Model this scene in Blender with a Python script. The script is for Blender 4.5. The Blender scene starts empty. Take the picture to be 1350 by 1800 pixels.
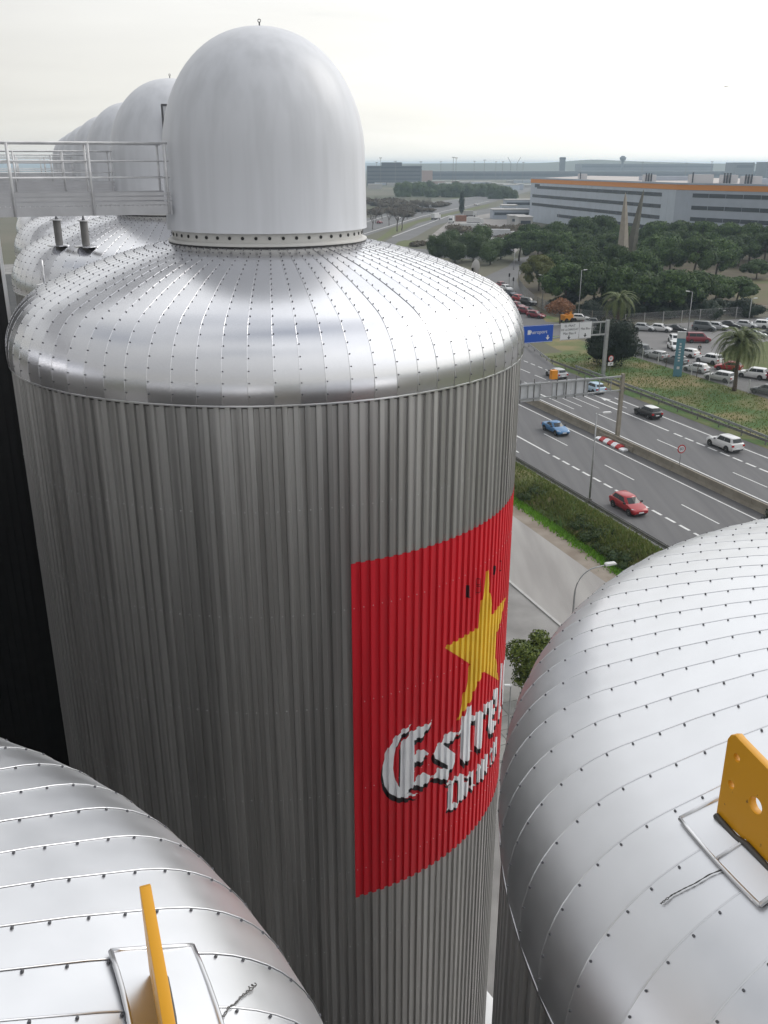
import bpy, bmesh, math, random
import numpy as np
from mathutils import Vector, Matrix
random.seed(7); rng = np.random.default_rng(7)
R_ = math.radians; PI = math.pi
sc = bpy.context.scene
COL = sc.collection

# ------------------------------------------------------------------ camera, sky, sun, exposure
CAMZ = 30.0
F = 1600.0; TH = math.atan(611 / F); CT, ST = math.cos(TH), math.sin(TH)
cam = bpy.data.cameras.new('camera'); camo = bpy.data.objects.new('camera', cam); COL.objects.link(camo)
camo.location = (0, 0, CAMZ); camo.rotation_euler = (PI / 2 - TH, 0, 0)
cam.sensor_fit = 'VERTICAL'; cam.sensor_height = 36; cam.lens = 36 * F / 1800
cam.clip_start = 0.05; cam.clip_end = 60000
sc.camera = camo

SUN_AZ, SUN_EL = 62.0, 38.0          # degrees right of the view direction, above the horizon
sdir = Vector((math.sin(R_(SUN_AZ)) * math.cos(R_(SUN_EL)), math.cos(R_(SUN_AZ)) * math.cos(R_(SUN_EL)), math.sin(R_(SUN_EL))))
sl = bpy.data.lights.new('sun', 'SUN'); slo = bpy.data.objects.new('sun', sl); COL.objects.link(slo)
sl.energy = 1.0; sl.angle = R_(25); sl.color = (1.0, 0.95, 0.87)
slo.rotation_euler = (-sdir).to_track_quat('-Z', 'Y').to_euler(); slo.location = sdir * 200 + Vector((0, 0, 30))

W = bpy.data.worlds.new('World'); sc.world = W; W.use_nodes = True
nt = W.node_tree; nt.nodes.clear(); N = nt.nodes.new; Lk = nt.links.new
def wmath(op, a, b=None, c=None, clamp=False):
    n = N('ShaderNodeMath'); n.operation = op; n.use_clamp = clamp
    for i, v in enumerate((a, b, c)):
        if v is None: continue
        if isinstance(v, (int, float)): n.inputs[i].default_value = v
        else: Lk(v, n.inputs[i])
    return n.outputs[0]
sky = N('ShaderNodeTexSky'); sky.sky_type = 'NISHITA'; sky.sun_disc = False
sky.sun_elevation = R_(SUN_EL); sky.sun_rotation = R_(SUN_AZ); sky.dust_density = 2.0; sky.air_density = 1.0; sky.altitude = 30
tc = N('ShaderNodeTexCoord'); nrm = N('ShaderNodeVectorMath'); nrm.operation = 'NORMALIZE'; Lk(tc.outputs['Generated'], nrm.inputs[0])
sp = N('ShaderNodeSeparateXYZ'); Lk(nrm.outputs[0], sp.inputs[0])
zz = wmath('MAXIMUM', sp.outputs[2], 0.0)
den = wmath('ADD', zz, 0.12)
cx = wmath('DIVIDE', sp.outputs[0], den); cy = wmath('DIVIDE', sp.outputs[1], den)
cmb = N('ShaderNodeCombineXYZ'); Lk(wmath('MULTIPLY', cx, 0.55), cmb.inputs[0]); Lk(cy, cmb.inputs[1]); cmb.inputs[2].default_value = 3.7
no1 = N('ShaderNodeTexNoise'); no1.inputs['Scale'].default_value = 0.9; no1.inputs['Detail'].default_value = 7; no1.inputs['Roughness'].default_value = 0.55; no1.inputs['Distortion'].default_value = 0.4
Lk(cmb.outputs[0], no1.inputs['Vector'])
cov = wmath('ADD', no1.outputs['Fac'], wmath('MULTIPLY', wmath('SUBTRACT', 1.0, zz), 0.43))
ss = N('ShaderNodeMapRange'); ss.interpolation_type = 'SMOOTHSTEP'; Lk(cov, ss.inputs[0]); ss.inputs[1].default_value = 0.46; ss.inputs[2].default_value = 0.72; ss.inputs[3].default_value = 0.10; ss.inputs[4].default_value = 1.0
dt = N('ShaderNodeVectorMath'); dt.operation = 'DOT_PRODUCT'; Lk(nrm.outputs[0], dt.inputs[0]); dt.inputs[1].default_value = sdir
glow = wmath('POWER', wmath('MAXIMUM', wmath('ADD', wmath('MULTIPLY', dt.outputs['Value'], 0.5), 0.5), 0.0), 2.4)
cl = wmath('ADD', wmath('MULTIPLY', glow, 13.5), 4.8)                     # veil gets brighter towards the hidden sun
cl = wmath('MULTIPLY', cl, wmath('ADD', 0.86, wmath('MULTIPLY', no1.outputs['Fac'], 0.28)))
hz = N('ShaderNodeMapRange'); Lk(sp.outputs[2], hz.inputs[0]); hz.inputs[1].default_value = 0.0; hz.inputs[2].default_value = 0.30; hz.inputs[3].default_value = 1.0; hz.inputs[4].default_value = 0.0; hz.interpolation_type = 'SMOOTHSTEP'
tint = N('ShaderNodeMix'); tint.data_type = 'RGBA'; Lk(hz.outputs[0], tint.inputs[0]); tint.inputs[6].default_value = (0.985, 1.0, 1.01, 1); tint.inputs[7].default_value = (1.0, 0.983, 0.915, 1)
vs = N('ShaderNodeVectorMath'); vs.operation = 'SCALE'; Lk(tint.outputs[2], vs.inputs[0]); Lk(cl, vs.inputs['Scale'])
mx = N('ShaderNodeMix'); mx.data_type = 'RGBA'; Lk(ss.outputs[0], mx.inputs[0]); Lk(sky.outputs[0], mx.inputs[6]); Lk(vs.outputs[0], mx.inputs[7])
bg = N('ShaderNodeBackground'); bg.inputs['Strength'].default_value = 0.1; Lk(mx.outputs[2], bg.inputs[0])
wo = N('ShaderNodeOutputWorld'); Lk(bg.outputs[0], wo.inputs[0])

sc.view_settings.view_transform = 'Standard'; sc.view_settings.look = 'None'; sc.view_settings.gamma = 1.0
sc.view_settings.use_curve_mapping = False; sc.view_settings.exposure = 0.0
sc.render.engine = 'CYCLES'; cy_ = sc.cycles
cy_.use_denoising = True; cy_.max_bounces = 8; cy_.diffuse_bounces = 3; cy_.glossy_bounces = 5; cy_.transmission_bounces = 4; cy_.volume_bounces = 1; cy_.transparent_max_bounces = 8
cy_.sample_clamp_indirect = 6.0; cy_.caustics_reflective = True; cy_.caustics_refractive = False

# ------------------------------------------------------------------ measuring helpers
def ray(x, y):
    u = x - 675; v = 900 - y
    return Vector((u, F * CT + v * ST, -F * ST + v * CT))
def G(x, y, z=0.0):                       # where a line of sight meets the level z
    r = ray(x, y); t = (CAMZ - z) / -r.z
    return Vector((r.x * t, r.y * t, z))
def zat(x, y, Y):                         # height of a point seen at (x, y) that stands at distance Y
    r = ray(x, y); return CAMZ + r.z * Y / r.y
def xat(x, y, Y):
    r = ray(x, y); return r.x * Y / r.y

# ------------------------------------------------------------------ materials
def mat(name, col, rough=0.6, metal=0.0, var=0.0, vscale=3.0, col2=None, bump=0.0, bscale=40.0, stretch=None, objrand=0.0, spec=0.5, coat=0.0, rvar=0.0, detail=4.0, mixlo=0.35, mixhi=0.65, coord='Object', rotz=0.0):
    m = bpy.data.materials.new(name); m.use_nodes = True; t = m.node_tree; b = t.nodes['Principled BSDF']
    b.inputs['Roughness'].default_value = rough; b.inputs['Metallic'].default_value = metal
    b.inputs['Specular IOR Level'].default_value = spec
    if coat: b.inputs['Coat Weight'].default_value = coat; b.inputs['Coat Roughness'].default_value = 0.08
    c4 = (*col, 1); b.inputs['Base Color'].default_value = c4
    vec = None
    if var or col2 or bump or rvar:
        tcn = t.nodes.new('ShaderNodeTexCoord'); mp = t.nodes.new('ShaderNodeMapping'); t.links.new(tcn.outputs[coord], mp.inputs[0])
        if stretch: mp.inputs['Scale'].default_value = stretch
        if rotz: mp.inputs['Rotation'].default_value = (0, 0, rotz)
        vec = mp.outputs[0]
    last = None
    if var or col2:
        no = t.nodes.new('ShaderNodeTexNoise'); no.inputs['Scale'].default_value = vscale; no.inputs['Detail'].default_value = detail; t.links.new(vec, no.inputs['Vector'])
        mr = t.nodes.new('ShaderNodeMapRange'); t.links.new(no.outputs['Fac'], mr.inputs[0]); mr.inputs[1].default_value = mixlo; mr.inputs[2].default_value = mixhi
        mi = t.nodes.new('ShaderNodeMix'); mi.data_type = 'RGBA'; t.links.new(mr.outputs[0], mi.inputs[0])
        if col2: a, bb = col, col2
        else: a, bb = tuple(max(0, c * (1 - var)) for c in col), tuple(min(1, c * (1 + var)) for c in col)
        mi.inputs[6].default_value = (*a, 1); mi.inputs[7].default_value = (*bb, 1)
        last = mi.outputs[2]
        if rvar:
            mr2 = t.nodes.new('ShaderNodeMapRange'); t.links.new(no.outputs['Fac'], mr2.inputs[0]); mr2.inputs[1].default_value = 0.3; mr2.inputs[2].default_value = 0.7
            mr2.inputs[3].default_value = max(0.02, rough - rvar); mr2.inputs[4].default_value = rough + rvar; t.links.new(mr2.outputs[0], b.inputs['Roughness'])
    if objrand:
        oi = t.nodes.new('ShaderNodeObjectInfo'); mr = t.nodes.new('ShaderNodeMapRange'); t.links.new(oi.outputs['Random'], mr.inputs[0]); mr.inputs[3].default_value = 1 - objrand; mr.inputs[4].default_value = 1 + objrand
        vm = t.nodes.new('ShaderNodeVectorMath'); vm.operation = 'SCALE'; t.links.new(mr.outputs[0], vm.inputs['Scale'])
        if last: t.links.new(last, vm.inputs[0])
        else: vm.inputs[0].default_value = col
        last = vm.outputs[0]
    if last: t.links.new(last, b.inputs['Base Color'])
    if bump:
        nb = t.nodes.new('ShaderNodeTexNoise'); nb.inputs['Scale'].default_value = bscale; nb.inputs['Detail'].default_value = 3; t.links.new(vec, nb.inputs['Vector'])
        bm_ = t.nodes.new('ShaderNodeBump'); bm_.inputs['Strength'].default_value = bump; bm_.inputs['Distance'].default_value = 0.1; t.links.new(nb.outputs['Fac'], bm_.inputs['Height']); t.links.new(bm_.outputs[0], b.inputs['Normal'])
    return m
def leafmat(name, c1, c2, trans=0.25, rough=0.6):
    m = bpy.data.materials.new(name); m.use_nodes = True; t = m.node_tree; b = t.nodes['Principled BSDF']; out = t.nodes['Material Output']
    b.inputs['Roughness'].default_value = rough; b.inputs['Specular IOR Level'].default_value = 0.25
    g = t.nodes.new('ShaderNodeNewGeometry'); mi = t.nodes.new('ShaderNodeMix'); mi.data_type = 'RGBA'; t.links.new(g.outputs['Random Per Island'], mi.inputs[0])
    mi.inputs[6].default_value = (*c1, 1); mi.inputs[7].default_value = (*c2, 1)
    oi = t.nodes.new('ShaderNodeObjectInfo'); mr = t.nodes.new('ShaderNodeMapRange'); t.links.new(oi.outputs['Random'], mr.inputs[0]); mr.inputs[3].default_value = 0.8; mr.inputs[4].default_value = 1.25
    vm = t.nodes.new('ShaderNodeVectorMath'); vm.operation = 'SCALE'; t.links.new(mi.outputs[2], vm.inputs[0]); t.links.new(mr.outputs[0], vm.inputs['Scale'])
    t.links.new(vm.outputs[0], b.inputs['Base Color'])
    tr = t.nodes.new('ShaderNodeBsdfTranslucent'); t.links.new(vm.outputs[0], tr.inputs[0])
    ms = t.nodes.new('ShaderNodeMixShader'); ms.inputs[0].default_value = trans; t.links.new(b.outputs[0], ms.inputs[1]); t.links.new(tr.outputs[0], ms.inputs[2]); t.links.new(ms.outputs[0], out.inputs[0])
    return m
M = {}
M['cap'] = mat('stainless_cap', (0.76, 0.76, 0.785), 0.24, 1.0, var=0.03, vscale=1.3, objrand=0.03)
M['wall'] = mat('weathered_wall', (0.455, 0.448, 0.44), 0.41, 0.80, var=0.20, vscale=1.0, stretch=(7, 7, 0.10), objrand=0.10, rvar=0.10, detail=6)
M['cap_near'] = mat('stainless_cap_satin', (0.71, 0.715, 0.735), 0.37, 1.0, var=0.055, vscale=1.6, objrand=0.025, rvar=0.05)
M['rivet'] = mat('rivet_dark', (0.12, 0.12, 0.13), 0.45, 0.8)
M['screw'] = mat('screw_grey', (0.62, 0.62, 0.62), 0.5, 0.3)
M['trim'] = mat('steel_trim', (0.66, 0.66, 0.67), 0.28, 1.0)
M['dome'] = mat('dome_gelcoat', (0.53, 0.54, 0.57), 0.42, 0.0, col2=(0.61, 0.62, 0.655), vscale=1.0, stretch=(3.2, 3.2, 0.22), spec=0.5, detail=7, mixlo=0.3, mixhi=0.6, rvar=0.05)
M['neck'] = mat('neck_enamel', (0.55, 0.54, 0.52), 0.4)
M['black'] = mat('black_rubber', (0.015, 0.015, 0.016), 0.6)
M['red_paint'] = mat('red_paint', (0.64, 0.016, 0.030), 0.42, 0.0, var=0.10, vscale=1.5, stretch=(4, 4, 0.2))
M['gold_paint'] = mat('gold_paint', (0.80, 0.52, 0.045), 0.42, 0.0, var=0.08, vscale=2)
M['white_paint'] = mat('white_lettering', (0.84, 0.85, 0.88), 0.45, var=0.04, vscale=3)
M['black_paint'] = mat('black_lettering', (0.012, 0.012, 0.016), 0.5)
M['grey_line'] = mat('dark_outline', (0.10, 0.008, 0.010), 0.5)
M['yellow'] = mat('yellow_enamel', (0.62, 0.29, 0.006), 0.42, col2=(0.16, 0.075, 0.02), vscale=17, detail=3, mixlo=0.71, mixhi=0.75)
M['rail'] = mat('galvanised_rail', (0.60, 0.60, 0.61), 0.5, 0.35, var=0.12, vscale=4)
M['fascia'] = mat('fascia_aluminium', (0.47, 0.47, 0.49), 0.45, 0.35, var=0.06, vscale=3)
M['tower'] = mat('near_black_cladding', (0.012, 0.012, 0.013), 0.6, var=0.2)
M['wire'] = mat('old_wire', (0.10, 0.095, 0.09), 0.55, 0.6)
M['asphalt'] = mat('asphalt', (0.118, 0.116, 0.120), 0.85, col2=(0.145, 0.143, 0.145), vscale=1.0, detail=9, stretch=(1.1, 0.035, 1), rotz=-R_(20.4))
M['asphalt_dark'] = mat('asphalt_shoulder', (0.085, 0.083, 0.085), 0.88, col2=(0.110, 0.106, 0.108), vscale=0.8, detail=9, stretch=(1.0, 0.08, 1), rotz=-R_(20.4))
M['asphalt_far'] = mat('asphalt_far', (0.135, 0.133, 0.134), 0.88, var=0.12, vscale=0.05, detail=6)
M['lot'] = mat('lot_asphalt', (0.165, 0.160, 0.160), 0.9, col2=(0.205, 0.198, 0.196), vscale=0.18, detail=8)
M['pave'] = mat('yard_concrete', (0.20, 0.192, 0.186), 0.9, col2=(0.30, 0.29, 0.28), vscale=0.3, detail=9, bump=0.03, bscale=6)
M['pave2'] = mat('road_concrete', (0.27, 0.255, 0.245), 0.9, col2=(0.37, 0.355, 0.34), vscale=0.5, detail=10, stretch=(1.0, 0.12, 1), rotz=-R_(20.4))
M['slab'] = mat('slab_concrete', (0.27, 0.265, 0.25), 0.9, var=0.1, vscale=1.2, objrand=0.08)
M['dirt'] = mat('dirt', (0.21, 0.17, 0.135), 0.95, col2=(0.29, 0.25, 0.21), vscale=0.5, detail=9, bump=0.1, bscale=5)
M['grass'] = mat('grass', (0.060, 0.115, 0.026), 0.95, col2=(0.20, 0.165, 0.075), vscale=0.14, detail=9, bump=0.5, bscale=3, mixlo=0.42, mixhi=0.62)
M['lawn'] = mat('lawn', (0.085, 0.110, 0.028), 0.95, col2=(0.120, 0.125, 0.045), vscale=0.3, detail=6, bump=0.2, bscale=4)
M['fields'] = mat('fields', (0.070, 0.078, 0.042), 0.95, col2=(0.15, 0.135, 0.10), vscale=0.006, detail=8)
M['paint'] = mat('road_paint', (0.66, 0.66, 0.65), 0.7, var=0.10, vscale=2.0, detail=6)
M['conc'] = mat('barrier_concrete', (0.23, 0.205, 0.165), 0.92, col2=(0.30, 0.27, 0.22), vscale=1.2, detail=8, bump=0.1, bscale=8)
M['galv'] = mat('galvanised', (0.34, 0.345, 0.35), 0.5, 0.4, var=0.12, vscale=2)
M['galv_dark'] = mat('galvanised_weathered', (0.19, 0.185, 0.18), 0.6, 0.3, var=0.15, vscale=2)
M['sign_white'] = mat('sign_white', (0.66, 0.66, 0.68), 0.5)
M['sign_blue'] = mat('sign_blue', (0.004, 0.07, 0.42), 0.45)
M['sign_back'] = mat('sign_back', (0.55, 0.56, 0.58), 0.55, 0.2, var=0.06, vscale=2)
M['sign_red'] = mat('sign_red', (0.45, 0.02, 0.02), 0.5)
M['teal'] = mat('totem_teal', (0.10, 0.24, 0.31), 0.45)
M['orange'] = mat('orange_enamel', (0.70, 0.26, 0.01), 0.5)
M['glass'] = mat('tinted_glass', (0.018, 0.023, 0.026), 0.10, 0.0, spec=0.45)
M['tyre'] = mat('tyre', (0.018, 0.018, 0.018), 0.85)
M['rim'] = mat('alloy', (0.36, 0.36, 0.37), 0.35, 0.8)
M['lamp_glass'] = mat('headlamp', (0.75, 0.77, 0.8), 0.1, 0.3)
M['tail'] = mat('tail_lamp', (0.42, 0.012, 0.015), 0.2)
M['bark'] = mat('bark', (0.10, 0.075, 0.055), 0.95, var=0.3, vscale=4, bump=0.4, bscale=8)
M['bark_grey'] = mat('bark_grey', (0.13, 0.115, 0.105), 0.95, var=0.25, vscale=4)
M['pine'] = leafmat('pine_needles', (0.014, 0.036, 0.012), (0.082, 0.138, 0.030), 0.10)
M['pine_olive'] = leafmat('pine_needles_olive', (0.07, 0.085, 0.02), (0.12, 0.125, 0.03), 0.12)
M['dark_leaf'] = leafmat('dark_leaves', (0.011, 0.022, 0.012), (0.024, 0.040, 0.019), 0.08)
M['mid_leaf'] = leafmat('mid_leaves', (0.035, 0.065, 0.020), (0.075, 0.115, 0.030), 0.15)
M['citrus'] = leafmat('glossy_leaves', (0.035, 0.065, 0.014), (0.19, 0.23, 0.045), 0.2, 0.35)
M['rust_leaf'] = leafmat('russet_leaves', (0.20, 0.085, 0.040), (0.30, 0.15, 0.075), 0.2)
M['palm_leaf'] = leafmat('palm_leaf', (0.070, 0.100, 0.032), (0.14, 0.16, 0.055), 0.12, 0.5)
M['tuft'] = leafmat('grass_blades', (0.085, 0.135, 0.028), (0.175, 0.185, 0.062), 0.2)
M['weed'] = leafmat('bright_weeds', (0.13, 0.30, 0.025), (0.24, 0.44, 0.06), 0.25)
M['scrub'] = leafmat('brown_scrub', (0.085, 0.065, 0.045), (0.13, 0.11, 0.07), 0.1)
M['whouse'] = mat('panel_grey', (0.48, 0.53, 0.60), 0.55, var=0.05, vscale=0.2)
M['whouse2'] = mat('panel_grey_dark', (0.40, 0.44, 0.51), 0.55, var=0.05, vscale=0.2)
M['stripe'] = mat('stripe_orange', (0.72, 0.27, 0.05), 0.55)
M['band'] = mat('window_band', (0.055, 0.065, 0.08), 0.2)
M['roofing'] = mat('roof_membrane', (0.46, 0.42, 0.40), 0.85, var=0.08, vscale=0.1)
M['hvac'] = mat('plant_grey', (0.5, 0.5, 0.52), 0.5)
M['far_blue'] = mat('far_block', (0.085, 0.10, 0.12), 0.5, var=0.1, vscale=0.05)
M['far_pale'] = mat('far_pale', (0.42, 0.41, 0.40), 0.7)
M['far_pink'] = mat('far_pink', (0.38, 0.26, 0.22), 0.8)
M['hill'] = mat('far_hill', (0.09, 0.105, 0.08), 0.95)
M['horn_lit'] = mat('sculpture_lit', (0.34, 0.30, 0.25), 0.75, var=0.12, vscale=0.6)  # paler tone puts the light on the facing horn into its colour
M['horn_shaded'] = mat('sculpture_shaded', (0.125, 0.120, 0.095), 0.7, var=0.12, vscale=0.6)  # darker tone puts the other horn's shade into its colour
M['skin'] = mat('skin', (0.42, 0.26, 0.19), 0.6)
M['cloth_black'] = mat('cloth_black', (0.02, 0.02, 0.022), 0.9)
M['cloth_white'] = mat('cloth_white', (0.55, 0.55, 0.55), 0.9)
M['cloth_brown'] = mat('cloth_brown', (0.16, 0.10, 0.07), 0.9)
M['container'] = mat('container_rust', (0.27, 0.13, 0.085), 0.7, var=0.15, vscale=1)
M['white_panel'] = mat('white_panel', (0.60, 0.60, 0.60), 0.55, var=0.06, vscale=1)
def carpaint(name, c): return mat('paint_' + name, c, 0.32, 0.0, coat=0.35)
CP = dict(red=carpaint('red', (0.36, 0.008, 0.014)), blue=carpaint('blue', (0.045, 0.17, 0.36)), black=carpaint('black', (0.012, 0.013, 0.015)),
          white=carpaint('white', (0.66, 0.66, 0.66)), silver=carpaint('silver', (0.42, 0.43, 0.44)), grey=carpaint('grey', (0.10, 0.11, 0.115)),
          maroon=carpaint('maroon', (0.20, 0.012, 0.025)), pale_blue=carpaint('pale_blue', (0.42, 0.55, 0.66)), sage=carpaint('sage', (0.36, 0.40, 0.36)), navy=carpaint('navy', (0.02, 0.025, 0.045)))

# ------------------------------------------------------------------ building helpers
def link(o, parent=None):
    COL.objects.link(o)
    if parent is not None: o.parent = parent
    return o
def tag(o, label=None, cat=None, group=None, kind=None):
    if label: o['label'] = label
    if cat: o['category'] = cat
    if group: o['group'] = group
    if kind: o['kind'] = kind
    return o
def empty(name, loc=(0, 0, 0), rz=0.0, label=None, cat=None, group=None):
    o = bpy.data.objects.new(name, None); o.empty_display_size = 0.3; o.location = loc; o.rotation_euler = (0, 0, rz); link(o)
    return tag(o, label, cat, group)
def meshobj(name, me, parent=None, loc=(0, 0, 0), rz=0.0):
    o = bpy.data.objects.new(name, me); o.location = loc; o.rotation_euler = (0, 0, rz); return link(o, parent)
class MB:
    def __init__(s): s.v = []; s.f = []; s.m = []
    def add(s, vs, fs, mi=0):
        b = len(s.v); s.v += [tuple(v) for v in vs]; s.f += [tuple(b + i for i in f) for f in fs]; s.m += [mi] * len(fs); return s
    def box(s, x0, x1, y0, y1, z0, z1, mi=0):
        return s.add([(x0, y0, z0), (x1, y0, z0), (x1, y1, z0), (x0, y1, z0), (x0, y0, z1), (x1, y0, z1), (x1, y1, z1), (x0, y1, z1)],
                     [(0, 3, 2, 1), (4, 5, 6, 7), (0, 1, 5, 4), (1, 2, 6, 5), (2, 3, 7, 6), (3, 0, 4, 7)], mi)
    def prism(s, poly, y0, y1, mi=0):          # polygon in x,z swept along y
        n = len(poly); vs = [(x, y0, z) for x, z in poly] + [(x, y1, z) for x, z in poly]
        return s.add(vs, [tuple(range(n)), tuple(reversed(range(n, 2 * n)))] + [(i, n + i, n + (i + 1) % n, (i + 1) % n) for i in range(n)], mi)
    def slab(s, poly, z0, z1, mi=0):           # polygon in x,y
        n = len(poly); vs = [(x, y, z0) for x, y in poly] + [(x, y, z1) for x, y in poly]
        return s.add(vs, [tuple(reversed(range(n))), tuple(range(n, 2 * n))] + [(i, (i + 1) % n, n + (i + 1) % n, n + i) for i in range(n)], mi)
    def tube(s, pts, rad, n=8, mi=0, cap=True):
        pts = [Vector(p) for p in pts]; rad = rad if isinstance(rad, (list, tuple)) else [rad] * len(pts); b = len(s.v); fs = []
        ref = Vector((0.13, 0.21, 0.97))
        for i, p in enumerate(pts):
            d = (pts[min(i + 1, len(pts) - 1)] - pts[max(i - 1, 0)]).normalized()
            a = d.cross(ref if abs(d.dot(ref)) < 0.95 else Vector((1, 0, 0))).normalized(); c = d.cross(a)
            for k in range(n):
                w = 2 * PI * k / n; s.v.append(tuple(p + (a * math.cos(w) + c * math.sin(w)) * rad[i]))
        for i in range(len(pts) - 1):
            for k in range(n): fs.append((b + i * n + k, b + i * n + (k + 1) % n, b + (i + 1) * n + (k + 1) % n, b + (i + 1) * n + k))
        if cap: fs += [tuple(b + k for k in reversed(range(n))), tuple(b + (len(pts) - 1) * n + k for k in range(n))]
        s.f += fs; s.m += [mi] * len(fs); return s
    def lathe(s, prof, n=48, mi=0, c=(0, 0), a0=0.0, a1=2 * PI):
        full = abs(a1 - a0 - 2 * PI) < 1e-6; m = n if full else n + 1; b = len(s.v); fs = []
        for r, z in prof:
            for k in range(m):
                w = a0 + (a1 - a0) * k / n; s.v.append((c[0] + r * math.cos(w), c[1] + r * math.sin(w), z))
        for i in range(len(prof) - 1):
            for k in range(n):
                k2 = (k + 1) % m; fs.append((b + i * m + k, b + i * m + k2, b + (i + 1) * m + k2, b + (i + 1) * m + k))
        s.f += fs; s.m += [mi] * len(fs); return s
    def mesh(s, name, mats, smooth=None):
        me = bpy.data.meshes.new(name); me.from_pydata(s.v, [], s.f)
        for m in (mats if isinstance(mats, (list, tuple)) else [mats]): me.materials.append(m)
        if any(s.m): me.polygons.foreach_set('material_index', s.m)
        if smooth:
            me.polygons.foreach_set('use_smooth', [True] * len(me.polygons))
            if smooth is not True: me.set_sharp_from_angle(angle=R_(smooth))
        me.update(); return me
    def obj(s, name, mats, parent=None, loc=(0, 0, 0), rz=0.0, smooth=None):
        return meshobj(name, s.mesh(name, mats, smooth), parent, loc, rz)
def fixn(me):
    bm = bmesh.new(); bm.from_mesh(me); bmesh.ops.recalc_face_normals(bm, faces=bm.faces); bm.to_mesh(me); bm.free(); return me
def copy_tree(o, parent=None):
    c = o.copy(); COL.objects.link(c); c.parent = parent
    for ch in o.children: copy_tree(ch, c)
    return c
def patch(name, poly, z, m, kind='structure'):          # flat sheet on the ground; poly in metres
    me = bpy.data.meshes.new(name); bm = bmesh.new(); vs = [bm.verts.new((p[0], p[1], z)) for p in poly]; f = bm.faces.new(vs)
    if f.normal.z < 0: f.normal_flip()
    f.normal_update()
    if f.normal.z < 0: f.normal_flip()
    bmesh.ops.triangulate(bm, faces=bm.faces); bm.to_mesh(me); bm.free(); me.materials.append(m)
    return tag(meshobj(name, me), kind=kind)
def gpoly(*px): return [G(x, y)[:2] for x, y in px]

# road frame: origin on the near carriageway's inner edge line, o to the right, s towards the viewer
RZ = R_(20.4); NV = Vector((math.cos(RZ), math.sin(RZ), 0)); DV = Vector((math.sin(RZ), -math.cos(RZ), 0)); P0 = Vector((18.1, 118.5, 0))
def RF(o, s, z=0.0): return P0 + NV * o + DV * s + Vector((0, 0, z))
def os_of(p): q = Vector((p[0], p[1], 0)) - P0; return q.dot(NV), q.dot(DV)
# ------------------------------------------------------------------ ground and roads
def strip(name, o0, o1, s0, s1, z, m): return patch(name, [RF(o0, s0)[:2], RF(o1, s0)[:2], RF(o1, s1)[:2], RF(o0, s1)[:2]], z, m)
mb = MB(); rings = [0, 60, 200, 600, 2000, 6000, 12500]
for r in rings[1:]: pass
mb.lathe([(r + 0.01, 0.0) for r in reversed(rings)], 64)
g = mb.obj('ground', M['fields']); tag(g, kind='structure')
strip('yard_pavement', -170, -27.1, -220, 150, 0.006, M['pave'])
strip('added_dark_floor', -110, -49.5, -190, 120, 0.009, mat('added_dark_floor', (0.05, 0.05, 0.05), 0.9, var=0.2, vscale=0.4))  # unseen dark floor, added to darken the middle tank's lower wall
strip('service_road', -27.14, -20.2, -220, 150, 0.008, M['pave2'])
strip('dirt_verge', -20.2, -17.9, -220, 150, 0.010, M['dirt'])
strip('grass_verge', 16.2, 33.4, -30, 140, 0.008, M['grass'])
patch('grass_verge', [RF(24.5, -30)[:2], RF(33.4, -30)[:2], RF(33.4, -42)[:2], RF(44, -60)[:2], RF(40, -75)[:2], RF(31, -70)[:2]], 0.008, M['grass'])
hw = strip('highway', -12.2, 16.6, -190, 140, 0.014, M['asphalt'])
patch('exit_ramp', [RF(16.6, -190)[:2], RF(16.6, -2)[:2], RF(17.2, -20)[:2], RF(24.0, -44)[:2], RF(30, -72)[:2], RF(33, -120)[:2], RF(26, -190)[:2]], 0.010, M['asphalt'])
sh = strip('road_shoulder', 0.35, 3.9, -190, 140, 0.018, M['asphalt_dark'])
strip('road_shoulder', 14.6, 16.6, -14, 140, 0.018, M['asphalt_dark'])
# kerb between yard and service road
kb = empty('kerb', RF(-27.12, 0)); tag(kb, kind='structure'); kb.rotation_euler.z = RZ
kme = MB().box(-0.11, 0.11, -0.985, 0.985, 0.0, 0.10).mesh('kerb_stone', M['far_pale'])
for i in range(-40, 34): meshobj('kerb_stone', kme, kb, (0, i * -2.0 + 0.0, 0))
# paint
def dash(o, s0, s1, w=0.15, name='lane_marking', z=0.026):
    me = MB().box(-w / 2, w / 2, -(s1 - s0) / 2, (s1 - s0) / 2, 0, 0.002).mesh(name, M['paint'])
    ob = meshobj(name, me, None, RF(o, (s0 + s1) / 2, z), RZ); return ob
MARK = []
def line(o, s0, s1, w=0.17): MARK.append(dash(o, s0, s1, w))
line(0.0, -190, 140); line(4.05, -190, 140, 0.2); line(14.15, 1, 140, 0.2); pass
line(10.75, -11, 17.5, 0.24); line(-7.4, -60, 20.6, 0.24)
for s in np.arange(-108, 90, 12.9): MARK.append(dash(-3.9, s + 5.2, s + 10.5, 0.15))
for s in np.arange(-108, 90, 12.9):
    if s > 8: MARK.append(dash(7.2, s - 0.9, s + 4.1, 0.15))
for a, b in ((-3.4, 4.4),): MARK += [dash(5.65, a, b, 0.13), dash(8.95, -2.5, 5.2, 0.13), dash(12.4, -2.0, 6.4, 0.13), dash(7.3, -1.3, 3.6, 0.13)]
for k in range(18): MARK.append(dash(-7.4, 21.4 + 2.0 * k, 22.8 + 2.0 * k, 0.27)); MARK.append(dash(10.7, 18.6 + 2.05 * k, 20.1 + 2.05 * k, 0.27))
for k in range(12): MARK.append(dash(14.55 + 0.035 * k + 0.001 * k * k, -18.6 - 2.4 * k, -17.2 - 2.4 * k, 0.2))
for k in range(6): MARK.append(dash(11.0 + 0.07 * k, -15.6 - 5.0 * k, -12.2 - 5.0 * k, 0.17))
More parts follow.
